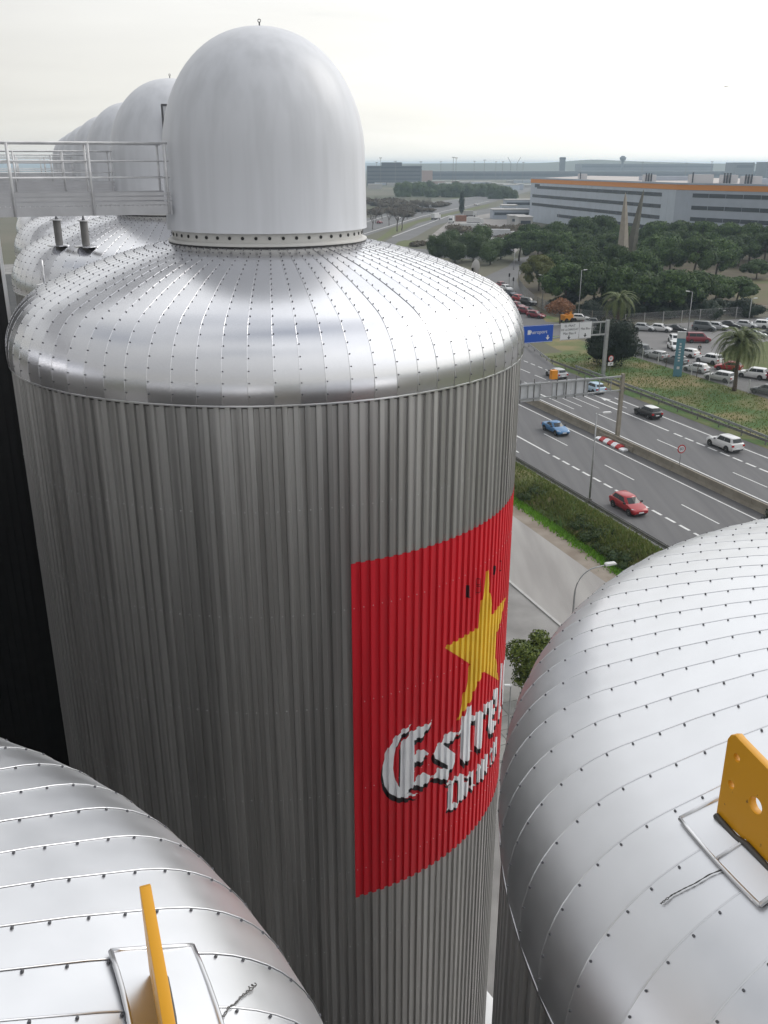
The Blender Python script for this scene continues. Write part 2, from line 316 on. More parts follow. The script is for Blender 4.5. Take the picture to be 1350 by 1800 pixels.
for k in range(10): MARK.append(dash(7.2, -12 - 12.9 * k, -7 - 12.9 * k, 0.15))
for k in range(2): MARK.append(dash(-10.4 + .02 * k, 14.0 + 3.6 * k, 15.4 + 3.6 * k, 0.2))
for m_ in MARK: m_.parent = hw
def arrow(o, s):
    me = bpy.data.meshes.new('lane_arrow'); bm = bmesh.new()
    pts = [(-0.14, -2.2), (0.14, -2.2), (0.14, 0.5), (0.55, 0.3), (0.0, 2.4), (-0.55, 0.3), (-0.14, 0.5)]
    bm.faces.new([bm.verts.new((x, y, 0)) for x, y in pts]); bm.normal_update(); bmesh.ops.triangulate(bm, faces=bm.faces); bm.to_mesh(me); bm.free(); me.materials.append(M['paint'])
    meshobj('lane_arrow', me, hw, RF(o, s, 0.030), RZ)
for o, s in ((5.6, -5.0), (9.0, -4.4), (12.5, 2.2)): arrow(o, s)
# grass bank between highway and service road
def bank():
    no, ns = 14, 150; v = []; f = []
    for j in range(ns + 1):
        s = -120 + 220 * j / ns
        for i in range(no + 1):
            t = i / no; o = -17.9 + 4.7 * t
            z = 0.012 + 1.35 * math.sin(PI * min(1, t * 0.95)) ** 0.8 * (0.9 + 0.2 * math.sin(s * 0.37) * math.sin(s * 0.11 + 2)) + (0 if i in (0, no) else random.uniform(-.13, .13))
            if i == no: z = 0.03
            v.append(tuple(RF(o, s, z)))
    w = no + 1
    for j in range(ns):
        for i in range(no): f.append((j * w + i, j * w + w + i, j * w + w + i + 1, j * w + i + 1))
    mb = MB(); mb.add(v, f); ob = mb.obj('grass_bank', M['grass'], smooth=True); fixn(ob.data); tag(ob, kind='structure')
bank()
def blades(name, n, region, h, w, m, lab, zf):
    v = np.zeros((n, 3, 3)); 
    for i in range(n):
        o, s, z0 = region(); p = RF(o, s, z0); a = random.uniform(0, PI); hh = h * random.uniform(.5, 1.3); lx, ly = random.gauss(0, .35) * hh, random.gauss(0, .35) * hh
        c, q = math.cos(a) * w / 2, math.sin(a) * w / 2
        v[i] = ((p.x - c, p.y - q, p.z - .04), (p.x + c, p.y + q, p.z - .04), (p.x + lx, p.y + ly, p.z + hh))
    me = bpy.data.meshes.new(name); me.from_pydata(v.reshape(-1, 3).tolist(), [], np.arange(3 * n).reshape(n, 3).tolist()); me.materials.append(m)
    return tag(meshobj(name, me), lab, 'grass', kind='stuff')
def bz(o): t = (o + 17.9) / 4.7; return max(0.02, 1.30 * max(0.0, math.sin(PI * min(1, t * .95))) ** .8)
def reg_bank():
    o = random.uniform(-17.8, -13.3); s = random.uniform(-5, 62); return o, s, bz(o)
blades('bank_grass', 20000, reg_bank, 0.36, 0.16, M['tuft'], 'long rough grass on the bank beside the highway', 0)
blades('bright_weeds', 13000, lambda: (random.gauss(-18.25, .36) + 0.25 * math.sin(len('x') + random.random()), random.uniform(5, 58), 0.02), 0.26, 0.16, M['weed'], 'strip of bright green weeds along the dirt verge', 0)
def reg_med(): return random.uniform(18.8, 33.0), random.uniform(-28, 45), 0.0
blades('verge_grass', 8000, reg_med, 0.22, 0.20, M['tuft'], 'patchy grass between the highway and the car park', 0)

BB = []
# parking lot, access road, far ground
patch('parking_lot', [RF(33.7, 60)[:2], RF(33.7, -26)[:2], RF(36, -48)[:2], RF(50, -48.5)[:2], RF(140, -48.5)[:2], RF(140, 60)[:2]], 0.012, M['lot'])
patch('lawn', gpoly((1240, 640), (1262, 622), (1300, 606), (1350, 600), (1420, 600), (1480, 630), (1450, 680), (1350, 668), (1285, 655)), 0.020, M['lawn'])
patch('access_road', [RF(36, -44)[:2], RF(52, -48)[:2], G(960, 566)[:2], G(935, 540)[:2], G(915, 510)[:2], G(908, 492)[:2], G(922, 470)[:2], G(930, 450)[:2], G(905, 455)[:2], G(893, 468)[:2], G(840, 492)[:2], G(800, 520)[:2], G(830, 555)[:2], G(905, 575)[:2], G(950, 592)[:2]], 0.011, M['asphalt_far'])
patch('pine_ground', gpoly((948, 548), (1000, 566), (1130, 566), (1350, 549), (1600, 540), (1600, 440), (930, 432), (915, 470), (912, 500)), 0.007, mat('pine_litter', (0.055, 0.042, 0.026), 0.95, col2=(0.095, 0.08, 0.04), vscale=0.2, detail=6))
patch('bare_field', gpoly((1285, 500), (1350, 488), (1600, 470), (1600, 545), (1350, 546), (1300, 540)), 0.010, mat('bare_field', (0.14, 0.10, 0.065), 0.95, col2=(0.10, 0.11, 0.04), vscale=0.1, detail=6))
fh = patch('far_highway', gpoly((560, 425), (640, 385), (700, 369), (760, 355), (850, 343), (935, 327), (940, 333), (860, 357), (800, 371), (740, 384), (690, 399), (640, 416), (600, 440)), 0.012, M['asphalt_far'])
patch('slip_road', gpoly((648, 440), (690, 417), (735, 393), (790, 378), (850, 368), (930, 352), (940, 360), (850, 377), (800, 386), (762, 398), (735, 414), (705, 428), (720, 436), (790, 441), (850, 447), (850, 456), (650, 448)), 0.011, M['asphalt_far'])
patch('grass_island', gpoly((660, 423), (671, 415), (690, 401), (740, 386), (800, 373), (860, 359), (860, 362), (800, 376), (735, 391), (690, 413), (668, 424)), 0.016, M['lawn'])
patch('grass_island', gpoly((693, 431), (700, 425), (712, 422), (765, 427), (772, 431), (700, 434)), 0.016, M['lawn'])
patch('grass_field', gpoly((800, 352), (850, 341), (880, 338), (905, 330), (880, 330), (830, 340), (790, 346)), 0.008, M['lawn'])
patch('truck_yard', gpoly((742, 428), (760, 412), (790, 388), (840, 372), (905, 366), (935, 380), (930, 420), (905, 445), (870, 436), (800, 424)), 0.009, mat('gravel_yard', (0.27, 0.25, 0.235), 0.95, var=0.15, vscale=0.05, detail=6))
for a, b in (((640, 391), (760, 357)), ((640, 411), (740, 380.5)), ((690, 416), (790, 379)), ((760, 356.5), (850, 345)), ((740, 380.5), (860, 353.5))):
    p, q = G(*a), G(*b); d = (q - p).normalized(); n = Vector((-d.y, d.x, 0)) * 0.28
    patch('lane_marking', [(p + n)[:2], (p - n)[:2], (q - n)[:2], (q + n)[:2]], 0.024, M['paint']).parent = fh

# ------------------------------------------------------------------ barriers beside the road
def guardrail(o0, o1, s0, s1, label, two=False, m='galv', post=4.0):
    L = math.hypot(o1 - o0, s1 - s0); a = math.atan2((o1 - o0), (s1 - s0))
    g = empty('guardrail', RF(o0, s0), RZ + a, label, 'guardrail', 'guardrails along the highway')
    prof = [(0, 0.42), (-0.03, 0.45), (-0.03, 0.52), (0.03, 0.56), (0.03, 0.60), (-0.03, 0.64), (-0.03, 0.71), (0, 0.74), (0.02, 0.74), (0.05, 0.6), (0.05, 0.56), (0.02, 0.42)]
    def beam(dx): MB().prism([(x + dx, z) for x, z in prof], 0, -L).obj('beam', M[m], g)
    beam(0.0)
    if two: beam(0.22)
    pm = MB().box(0.055, 0.17, -0.05, 0.05, 0, 0.80).mesh('post', M['galv_dark'])
    for i in range(int(L / post) + 1): meshobj('post', pm, g, (0, -i * post - .2, 0))
    return g
guardrail(-13.0, -12.5, -60, 60, 'weathered double guardrail between the grass bank and the near carriageway', True, 'galv_dark')
guardrail(18.9, 18.9, -17, 18, 'long grey guardrail between the far carriageway and the grass', False)
guardrail(18.9, 16.9, 18, 60, 'grey guardrail that bends towards the road behind the white car')
guardrail(17.5, 17.3, -22, 60, 'low weathered guardrail nearest the far carriageway, in front of the taller one', False, 'galv_dark')
guardrail(24.3, 17.4, -48, -22, 'pale guardrail curving along the exit ramp below the blue road sign')
bar = empty('median_barrier', RF(1.75, 0), RZ, 'beige concrete median barrier between the two carriageways', 'barrier')
bme = MB().prism([(-0.28, 0.0), (0.28, 0.0), (0.22, 0.10), (0.12, 0.35), (0.09, 0.90), (-0.09, 0.90), (-0.12, 0.35), (-0.22, 0.10)], -1.985, 1.985).mesh('barrier_block', M['conc']); fixn(bme)
for i in range(-48, 36):
    meshobj('barrier_block', bme, bar, (0.01 * (i % 3), -4.0 * i, 0.02))
ck = empty('striped_kerb', RF(0.95, 20.0), RZ, 'red and white striped crash kerb at the foot of the sign gantry post', 'kerb')
for i in range(7):
    z1 = 0.42 if 0 < i < 6 else 0.25
    MB().prism([(-0.30, 0.02), (0.42, 0.02), (0.42, z1), (0.05, z1 + .02), (-0.30, 0.18)], -0.395, 0.395).obj('kerb_block', M['sign_red'] if i % 2 else M['white_paint'], ck, (0, 2.4 - 0.8 * i, 0))
MB().box(-0.45, 0.45, -3.4, 3.4, 0.02, 0.62).obj('base_block', M['conc'], ck, (0.95, 0, 0))
# ------------------------------------------------------------------ beer tanks
SC = 1.2
RM, KN, RCR, ZK = 4.562 * SC, 1.0969 * SC, 9.4691 * SC, 0.1575 * SC
def cap_profile(rin, n1=13, n2=9):
    rk = RM - KN; zc = ZK - math.sqrt((RCR - KN) ** 2 - rk ** 2); a0 = -math.asin(ZK / KN); a1 = math.atan2(ZK - zc, rk)
    p = [(rk + KN * math.cos(a0 + (a1 - a0) * i / n1), ZK + KN * math.sin(a0 + (a1 - a0) * i / n1)) for i in range(n1 + 1)]
    r1 = p[-1][0]
    for i in range(1, n2 + 1):
        r = r1 + (rin - r1) * i / n2; p.append((r, zc + math.sqrt(RCR ** 2 - r * r)))
    return p
def cap_z(r):
    rk = RM - KN; zc = ZK - math.sqrt((RCR - KN) ** 2 - rk ** 2)
    z = zc + math.sqrt(RCR ** 2 - r * r)
    if r > rk + KN * math.cos(math.atan2(ZK - zc, rk)): z = (ZK + math.sqrt(max(0, KN ** 2 - (r - rk) ** 2)))
    return z
RIM = cap_profile(2)[0][0]
NG = 80; DG = 2 * PI / NG
def prof_normals(p):
    out = []
    for i in range(len(p)):
        a = p[max(i - 1, 0)]; b = p[min(i + 1, len(p) - 1)]; t = Vector((b[0] - a[0], b[1] - a[1])).normalized(); out.append((t.y, -t.x))
    return out
def gore_mesh(rin, mm='cap', bead_w=0.011, bead_h=0.004, lap=0.003):
    p = cap_profile(rin); nn = prof_normals(p); mb = MB(); v = []; h = DG / 2
    for (r, z), (nr, nz) in zip(p, nn):
        v.append(((r + nr * lap) * math.cos(-h), (r + nr * lap) * math.sin(-h), z + nz * lap))
        v.append((r * math.cos(h), r * math.sin(h), z))
    mb.add(v, [(2 * i, 2 * i + 1, 2 * i + 3, 2 * i + 2) for i in range(len(p) - 1)])
    v = []
    for (r, z), (nr, nz) in zip(p, nn):          # rolled bead along the lap
        w = min(bead_w, 0.25 * r * DG)
        for t, hh in ((-1, -0.004), (-0.7, 0.75), (0, 1), (0.7, 0.75), (1, 0.0)):
            q = hh * bead_h + lap; rr = r + nr * q; x, y = rr * math.cos(-h), rr * math.sin(-h)
            v.append((x - math.sin(-h) * t * w / 2, y + math.cos(-h) * t * w / 2, z + nz * q))
    mb.add(v, [(5 * i + k, 5 * i + k + 1, 5 * i + 6 + k, 5 * i + 5 + k) for i in range(len(p) - 1) for k in range(4)])
    return mb.mesh('gore_panel', M[mm], smooth=True)
def rivet_mesh(rin, rad, spacing, off=0.028, k0=0, k1=NG):
    p = cap_profile(rin); nn = prof_normals(p); L = [0]
    for i in range(1, len(p)): L.append(L[-1] + math.hypot(p[i][0] - p[i - 1][0], p[i][1] - p[i - 1][1]))
    mb = MB(); n = int((L[-1] - .2) / spacing)
    for k in range(k0, k1):
        a = (k - 0.5) * DG
        for j in range(n):
            l = 0.16 + j * spacing + random.uniform(-.012, .012)
            i = max(q for q in range(len(L)) if L[q] <= l); i = min(i, len(L) - 2); t = (l - L[i]) / (L[i + 1] - L[i])
            r = p[i][0] + t * (p[i + 1][0] - p[i][0]); z = p[i][1] + t * (p[i + 1][1] - p[i][1]); nr, nz = nn[i][0] * (1 - t) + nn[i + 1][0] * t, nn[i][1] * (1 - t) + nn[i + 1][1] * t
            if r * DG < 0.09: continue
            ca, sa = math.cos(a), math.sin(a); er = Vector((ca, sa, 0)); et = Vector((-sa, ca, 0)); nv = (er * nr + Vector((0, 0, nz))).normalized(); tv = nv.cross(et)
            c = er * r + Vector((0, 0, z)) + et * off + nv * 0.004
            base = [c + (et * math.cos(w) + tv * math.sin(w)) * rad - nv * 0.006 for w in (0, PI / 3, 2 * PI / 3, PI, 4 * PI / 3, 5 * PI / 3)]
            top = [c + (et * math.cos(w) + tv * math.sin(w)) * rad * .8 + nv * rad * 0.8 for w in (0, PI / 3, 2 * PI / 3, PI, 4 * PI / 3, 5 * PI / 3)]
            mb.add(base + top, [(6, 7, 8, 9, 10, 11)] + [(q, (q + 1) % 6, 6 + (q + 1) % 6, 6 + q) for q in range(6)])
    return mb.mesh('rivets', M['rivet'])
# corrugated wall
NR = 180; DR = 2 * PI / NR; RW = RIM - 0.035; DEP = 0.045; BRK = (0.0, 0.44, 0.515, 0.925)
def wall_r(th):
    t = (th / DR) % 1.0
    if t < 0.44: return RW
    if t < 0.515: return RW - DEP * (t - .44) / .075
    if t < 0.925: return RW - DEP
    return RW - DEP * (1 - (t - .925) / .075)
def sheet_mesh(nrib, z0, z1):
    mb = MB(); v = []; th = []
    for k in range(nrib):
        for b in BRK: th.append((k + b) * DR)
    th.append(nrib * DR + 0.0)
    for t in th: r = wall_r(t + 1e-7) if t < th[-1] else RW - 0.003; v += [(r * math.cos(t), r * math.sin(t), z0), (r * math.cos(t), r * math.sin(t), z1)]
    mb.add(v, [(2 * i, 2 * i + 2, 2 * i + 3, 2 * i + 1) for i in range(len(th) - 1)])
    return mb.mesh('wall_sheet', M['wall'])
def screw_mesh(zs, m, rad=0.014):
    mb = MB()
    for z in zs:
        for k in range(NR):
            if random.random() < 0.06: continue
            t = (k + 0.22) * DR; r = RW + 0.001; c = Vector((r * math.cos(t), r * math.sin(t), z + random.uniform(-.012, .012))); et = Vector((-math.sin(t), math.cos(t), 0)); er = Vector((math.cos(t), math.sin(t), 0))
            b = [c + et * math.cos(w) * rad + Vector((0, 0, math.sin(w) * rad)) for w in (0, PI / 2, PI, 3 * PI / 2)]
            mb.add(b + [c + er * rad], [(0, 1, 4), (1, 2, 4), (2, 3, 4), (3, 0, 4)])
    return mb.mesh('screws', m)
DOME_R = 1.717 * SC
def dome_parts(t, zr, near=True):
    zb, zc, zt = zr + (3.1 - 1.03) * SC, zr + (3.1 + 0.12) * SC, zr + (3.1 + 2.11) * SC
    prof = [(DOME_R * 1.012 - 0.05, zb), (DOME_R * 1.012, zb), (DOME_R * 1.01, zb + .04)] + [(DOME_R * (1.01 - 0.012 * i / 5), zb + .04 + (zc - zb - .04) * i / 5) for i in range(1, 6)]
    n = 20
    for i in range(1, n + 1):
        a = PI / 2 * i / n; prof.append((max(0.002, DOME_R * 0.998 * math.cos(a) ** 0.94), zc + (zt - zc) * math.sin(a)))
    d = MB().lathe(prof, 96 if near else 48).obj('dome', M['dome'], t, smooth=40)
    MB().tube([(0, 0, zt - .02), (0, 0, zt + .08)], 0.014, 8).tube([(0.028 * math.cos(w), 0, zt + .10 + 0.028 * math.sin(w)) for w in np.linspace(0, 2 * PI, 13)], 0.008, 6).obj('lifting_eye', M['rivet'], d)
    rn = DOME_R * 0.965
    ne = MB().lathe([(rn, zr + cap_z(rn) - .05), (rn, zb + .05)], 96 if near else 48).obj('neck', M['neck'], t, smooth=30)
    if near:
        for k in range(48):
            a = 2 * PI * k / 48; h = MB().lathe([(0.033, 0), (0.033, 0.012), (0.0, 0.012)], 8); me = h.mesh('vent_hole', M['black']) if k == 0 else me0
            me0 = me; o = meshobj('vent_hole', me, ne, (rn * math.cos(a), rn * math.sin(a), zb - .09)); o.rotation_euler = (PI / 2, 0, a + PI / 2)
    rf = DOME_R * 1.0
    MB().lathe([(rf - .1, zr + cap_z(rf) + .10), (rf, zr + cap_z(rf) + .075), (rf + .02, zr + cap_z(rf) + .06), (rf + .02, zr + cap_z(rf) + .03), (rf - .05, zr + cap_z(rf) - .03)], 96 if near else 48).obj('flange', M['neck'], t, smooth=30)
    MB().lathe([(rf + .015, zr + cap_z(rf) + .03), (rf + .015, zr + cap_z(rf) - .06)], 64).obj('seal', M['black'], t, smooth=30)
    return d
G_IN = 1.9; G_FULL = 0.12
gm_row = gore_mesh(G_IN); gm_full = gore_mesh(G_FULL, 'cap_near')
def tank(name, c, zr, label, full=False, gores=True, sheets=True, dome=True, rivets=None, near=True):
    t = empty(name, (c[0], c[1], 0), 0, label, 'storage tank', 'stainless steel storage tanks')
    if gores:
        gm = gm_full if full else gm_row
        for k in range(NG):
            o = meshobj('gore_panel', gm, t, (0, 0, zr), k * DG); o.rotation_euler = (random.uniform(-.0008, .0008) * (.3 if full else 1), random.uniform(-.0008, .0008) * (.3 if full else 1), k * DG)
        MB().lathe([(max(.01, r - .014), z - .014) for r, z in cap_profile(G_FULL if full else G_IN)], NG).obj('cap_lining', M['cap'], t, (0, 0, zr), smooth=True)
    else:
        p = cap_profile(G_IN); MB().lathe(p, NG).obj('cap', M['cap'], t, (0, 0, zr), DG / 2, smooth=None)
    if rivets: tag(meshobj('rivets', rivets, t, (0, 0, zr)), kind='stuff')
    if sheets:
        for k in range(30): meshobj('wall_sheet', sh_me, t, (0, 0, 0), k * 6 * DR)
    else: meshobj('wall', wall_me, t)
    ring = MB().lathe([(RIM - .004, zr - .030), (RIM + .004, zr - .028), (RIM + .005, zr - .008), (RIM + .003, zr + .002), (RIM - .01, zr + .002)], 160).obj('rim_flashing', M['trim'], t, smooth=40)
    MB().lathe([(RIM - .03, zr - .06), (RIM - .10, zr - .062)], 80).obj('soffit', M['black'], t)
    if dome: dome_parts(t, zr, near)
    return t
ZR1 = CAMZ - 3.1 * SC
ROWD = Vector((math.sin(R_(-20.4)), math.cos(R_(-20.4)), 0)); T1 = Vector((-2.446, 20.10, 0))
sh_me = sheet_mesh(6, 0.0, ZR1 - 0.03)
wall_me = sheet_mesh(NR, 0.0, ZR1 - 0.03); wall_me.name = 'wall'
riv_row = rivet_mesh(G_IN, 0.0145, 0.21)
tank1 = tank('storage_tank', T1, ZR1, 'large ribbed steel tank in the middle with the red beer panel and nearest white dome', rivets=riv_row)
tl = ['second ribbed tank of the row, its white dome just left of the nearest dome', 'third tank of the row with a white dome, counted from the nearest', 'fourth domed tank of the row, partly hidden behind the third', 'fifth domed tank of the row', 'sixth domed tank of the row, second last', 'last and farthest domed tank of the row, behind the railings']
TK = [T1]
for i in range(1, 7):
    c = T1 + ROWD * 12.35 * i; TK.append(c)
    tank('storage_tank', c, ZR1, tl[i - 1], gores=(i <= 2), sheets=False, rivets=riv_row if i <= 2 else None, near=(i <= 2))
ZRF = CAMZ - 5.29
LC, RC = Vector((-5.129, 1.370, 0)), Vector((6.414, 5.698, 0))
zdiff = ZR1 - ZRF
sh_me_f = sheet_mesh(NR, 0.0, ZRF - 0.03); sh_me_f.name = 'wall'
_w = wall_me; wall_me = sh_me_f
riv_f = rivet_mesh(0.9, 0.0098, 0.20, 0.026); riv_l = rivet_mesh(0.9, 0.0098, 0.20, -0.026)
tankL = tank('storage_tank', LC, ZRF, 'pale steel tank top with a yellow lug seen edge-on, lower left foreground', full=True, sheets=False, dome=False, rivets=riv_l)
tankR = tank('storage_tank', RC, ZRF, 'shiny steel tank top in the right foreground with the yellow drilled lug', full=True, sheets=False, dome=False, rivets=riv_f)
tank('storage_tank', LC - NV * 12.35, ZRF, 'added unseen tank beside the left foreground tank, blocks light', gores=False, sheets=False, dome=False)  # added out of view to block light from the left
_w2 = wall_me; wall_me = _w
tank('storage_tank', T1 - NV * 14.2, ZR1, 'added unseen tank across the gangway on the left, shades the middle tank', gores=False, sheets=False, dome=False)  # extra unseen tank, added to darken the middle tank's lower left
wall_me = _w2
# screws on the walls
ZS = [ZR1 - 1.9 - 2.02 * i for i in range(12)]
tag(meshobj('screws', screw_mesh(ZS, M['screw']), tank1), kind='stuff')
# door on the second dome
def arc_panel(rad, a0, a1, z0, z1, n=8):
    mb = MB(); v = []
    for i in range(n + 1):
        a = a0 + (a1 - a0) * i / n; v += [(rad * math.cos(a), rad * math.sin(a), z0), (rad * math.cos(a), rad * math.sin(a), z1)]
    return mb.add(v, [(2 * i, 2 * i + 2, 2 * i + 3, 2 * i + 1) for i in range(n)])
t2 = [o for o in COL.objects if o.name == 'storage_tank.001'][0]
dm2 = [o for o in t2.children if o.name.startswith('dome')][0]
ac = math.atan2(-TK[1].y, -TK[1].x)
arc_panel(DOME_R + .02, ac - 0.13, ac + 0.25, CAMZ - .85, CAMZ + 1.62).obj('door', M['dome'], dm2)
for a in (ac - 0.14, ac + 0.26): arc_panel(DOME_R + .045, a - .014, a + .014, CAMZ - .85, CAMZ + 1.66, 1).obj('door_frame', M['rivet'], dm2)
arc_panel(DOME_R + .045, ac - .15, ac + .27, CAMZ + 1.62, CAMZ + 1.68).obj('door_frame', M['rivet'], dm2)

# ------------------------------------------------------------------ painted panel with star and lettering
def wall_hit(x, y, rad=RW - 0.015):
    d = ray(x, y); ox, oy = -T1.x, -T1.y
    a = d.x ** 2 + d.y ** 2; b = 2 * (ox * d.x + oy * d.y); c = ox * ox + oy * oy - rad * rad; D = b * b - 4 * a * c
    if D < 0: D = 0
    t = (-b - math.sqrt(D)) / (2 * a); px, py = ox + d.x * t, oy + d.y * t
    return math.atan2(py, px), CAMZ + d.z * t
def decal(name, poly, off, m, parent):
    bm = bmesh.new(); bm.faces.new([bm.verts.new((t * 5.4, z, 0)) for t, z in poly]); bm.normal_update(); bmesh.ops.triangulate(bm, faces=bm.faces)
    t0 = min(p[0] for p in poly); t1 = max(p[0] for p in poly)
    for k in range(int(math.floor(t0 / DR)) - 1, int(math.ceil(t1 / DR)) + 1):
        for b in BRK:
            q = (k + b) * DR
            if t0 < q < t1: bmesh.ops.bisect_plane(bm, geom=bm.verts[:] + bm.edges[:] + bm.faces[:], plane_co=(q * 5.4, 0, 0), plane_no=(1, 0, 0), dist=1e-7)
    bmesh.ops.recalc_face_normals(bm, faces=bm.faces)
    for v in bm.verts:
        t, z = v.co.x / 5.4, v.co.y; r = wall_r(t) + off; v.co = (r * math.cos(t), r * math.sin(t), z)
    for f in bm.faces:
        f.normal_update(); c = f.calc_center_median()
        if f.normal.x * c.x + f.normal.y * c.y < 0: f.normal_flip()
    me = bpy.data.meshes.new(name); bm.to_mesh(me); bm.free(); me.materials.append(m); return meshobj(name, me, parent)
A_ = lambda x, y: wall_hit(610 + x / 4.5, 960 + y / 4.5)
B_ = lambda x, y: wall_hit(610 + x / 4.5, 1220 + y / 4.5)
pa = [A_(*p) for p in ((1112,182),(1098,225),(1085,270),(1078,340),(1070,410),(1052,470),(1038,540),(1032,645),(960,690),(880,740),(765,800),(870,865),(975,935),(955,1000),(945,1080),(935,1130),(905,1220),(890,1300),(872,1385),(905,1330),(940,1275),(975,1220),(1000,1150),(1025,1090),(1050,1050),(1075,990),(1130,1020),(1190,1060),(1178,940),(1168,850),(1170,760),(1178,690),(1205,610),(1220,540),(1232,470),(1250,400),(1215,445),(1180,495),(1145,540),(1138,470),(1133,400),(1118,310))]
e0 = wall_hit(622, 990); e1 = wall_hit(625, 1577)
thc = 0.5 * (A_(765, 800)[0] + A_(1250, 400)[0]); th0 = math.floor(0.5 * (e0[0] + e1[0]) / DR) * DR - 0.001
th1 = 2 * thc - th0 + 0.06
red = decal('painted_panel', [(th0, e1[1]), (th1, e1[1]), (th1, e0[1]), (th0, e0[1])], 0.004, M['red_paint'], tank1)
tag(red, 'red painted panel with gold star and white blackletter name')
decal('star', pa, 0.008, M['gold_paint'], red)
LET = {'letter_e_capital': [[(515,240),(478,258),(440,282),(385,335),(340,400),(303,470),(278,560),(275,630),(290,715),(330,778),(385,812),(445,820),(500,808),(570,788),(520,786),(470,780),(430,750),(400,720),(378,660),(368,590),(375,500),(395,400),(420,340),(480,290)],
        [(680,205),(660,212),(640,235),(560,262),(500,300),(470,340),(418,395),(418,500),(416,600),(413,750),(430,775),(470,780),(515,740),(522,715),(525,600),(528,470),(525,362),(590,340),(630,290),(655,240)],
        [(522,485),(560,445),(600,432),(640,465),(610,510),(580,535),(522,535)], [(518,700),(560,650),(590,615),(655,640),(640,690),(600,728),(560,725),(518,712)]],
    'letter_s': [[(865,295),(835,300),(800,298),(755,345),(745,375),(700,410),(680,470),(690,505),(790,560),(790,590),(720,585),(690,625),(660,665),(700,660),(740,672),(790,675),(800,630),(830,580),(845,530),(862,478),(800,430),(752,390),(800,385),(830,370)]],
    }
Z1 = lambda pl: [wall_hit(800 + x / 10, 1150 + y / 10) for x, y in pl]
Z2 = lambda pl: [wall_hit(775 + x / 11.25, 1290 + y / 11.25) for x, y in pl]
LET = {k: [[B_(*p) for p in pl] for pl in v] for k, v in LET.items()}
LET['letter_t'] = [Z1([(268,880),(225,930),(185,980),(160,1075),(115,1110),(108,1220),(80,1245),(82,1310),(15,1415),(45,1415),(100,1350),(95,1500),(90,1810),(150,1916),(234,1850),(245,1760),(292,1690),(245,1710),(243,1500),(248,1300),(255,1210),(335,1150),(335,1070),(270,1080)])]
LET['letter_r'] = [Z1([(337,1062),(420,975),(480,1030),(472,1100),(465,1300),(455,1480),(445,1640),(395,1685),(345,1600),(350,1300),(355,1200),(337,1150)])]
LET['letter_e'] = [Z1([(485,910),(545,845),(600,830),(648,790),(648,960),(690,925),(680,1040),(640,1070),(640,1160),(680,1172),(710,1160),(695,1240),(660,1280),(660,1370),(605,1400),(575,1370),(562,1250),(580,1000),(575,940),(540,960),(530,1060),(490,1040)]), Z1([(648,790),(650,650),(700,590),(740,590),(735,750),(720,910),(690,925),(690,790)])]
LET['letter_l'] = [Z1([(790,165),(812,150),(800,400),(785,600),(775,900),(790,930),(785,1000),(770,1040),(765,1140),(740,1140),(755,900),(765,600),(775,400)])]
LET['letter_l_second'] = [Z1([(842,110),(858,90),(848,300),(828,600),(820,870),(806,885),(815,600),(830,300)])]
LET['letter_d'] = [Z2([(90,970),(140,930),(215,912),(230,870),(225,960),(218,1200),(205,1362),(300,1352),(318,1380),(305,1450),(180,1500),(95,1500),(125,1420),(130,1080),(195,1000),(100,1005)]), Z2([(230,870),(270,840),(325,830),(345,785),(430,790),(436,960),(425,1280),(340,1350),(318,1380),(318,1300),(328,1000),(322,905),(225,960)])]
LET['letter_a_small'] = [Z2([(455,850),(500,830),(545,760),(590,740),(625,700),(628,850),(620,980),(665,1000),(600,1115),(560,1060),(585,980),(580,850),(530,862),(528,950),(525,1020),(515,1120),(490,1245),(440,1190),(440,1000),(480,960),(515,915),(520,872),(460,870)])]
LET['letter_m'] = [Z2([(685,710),(720,590),(755,600),(772,650),(755,700),(750,870),(745,940),(690,1000),(695,870),(700,740)]), Z2([(772,640),(790,490),(850,500),(840,700),(825,900),(772,880),(775,760)]), Z2([(850,410),(905,385),(900,560),(885,660),(925,655),(880,775),(860,720),(865,560)])]
LET['letter_m_second'] = [Z2([(945,380),(970,250),(1000,290),(980,380),(975,560),(1000,570),(950,640),(960,480)]), Z2([(1010,290),(1020,150),(1058,160),(1045,400),(1030,545),(1005,530),(1010,400)]), Z2([(1062,150),(1075,60),(1093,45),(1090,250),(1080,410),(1062,380),(1066,250)])]
for nm, polys in LET.items():
    first = None
    for k, pl in enumerate(polys):
        q = pl; dz = 0.06 if nm in ('letter_d', 'letter_a_small', 'letter_m', 'letter_m_second') else 0.115; dth = -0.0058
        pr = red if first is None else first
        sfx = nm if first is None else 'stroke'
        decal('letter_shadow' if first is None else 'stroke_shadow', [(t + dth, z - dz) for t, z in q], 0.008 + .0006 * k, M['black_paint'], red)
        o = decal(nm, q, 0.012 + .0006 * k, M['white_paint'], red)
        first = first or o
# letters that run on round the tank: l, a and the end of the lower word
base_t, base_z = wall_hit(881, 1238); zt_ = base_z + 1.9
for k in (1,):
    t0 = base_t + 0.05
    pl = [(t0, base_z + .2), (t0 + .03, zt_ + .2 - .35 * k), (t0 + .045, base_z + .3), (t0 + .03, base_z - .1)] if k == 0 else [(t0, base_z), (t0 + .05, base_z + .9), (t0 + .085, base_z + .8), (t0 + .085, base_z + .1), (t0 + .06, base_z - .05), (t0 + .055, base_z + .6), (t0 + .03, base_z + .1)]
    decal('letter_l' if k == 0 else 'letter_a', pl, 0.012, M['white_paint'], red)
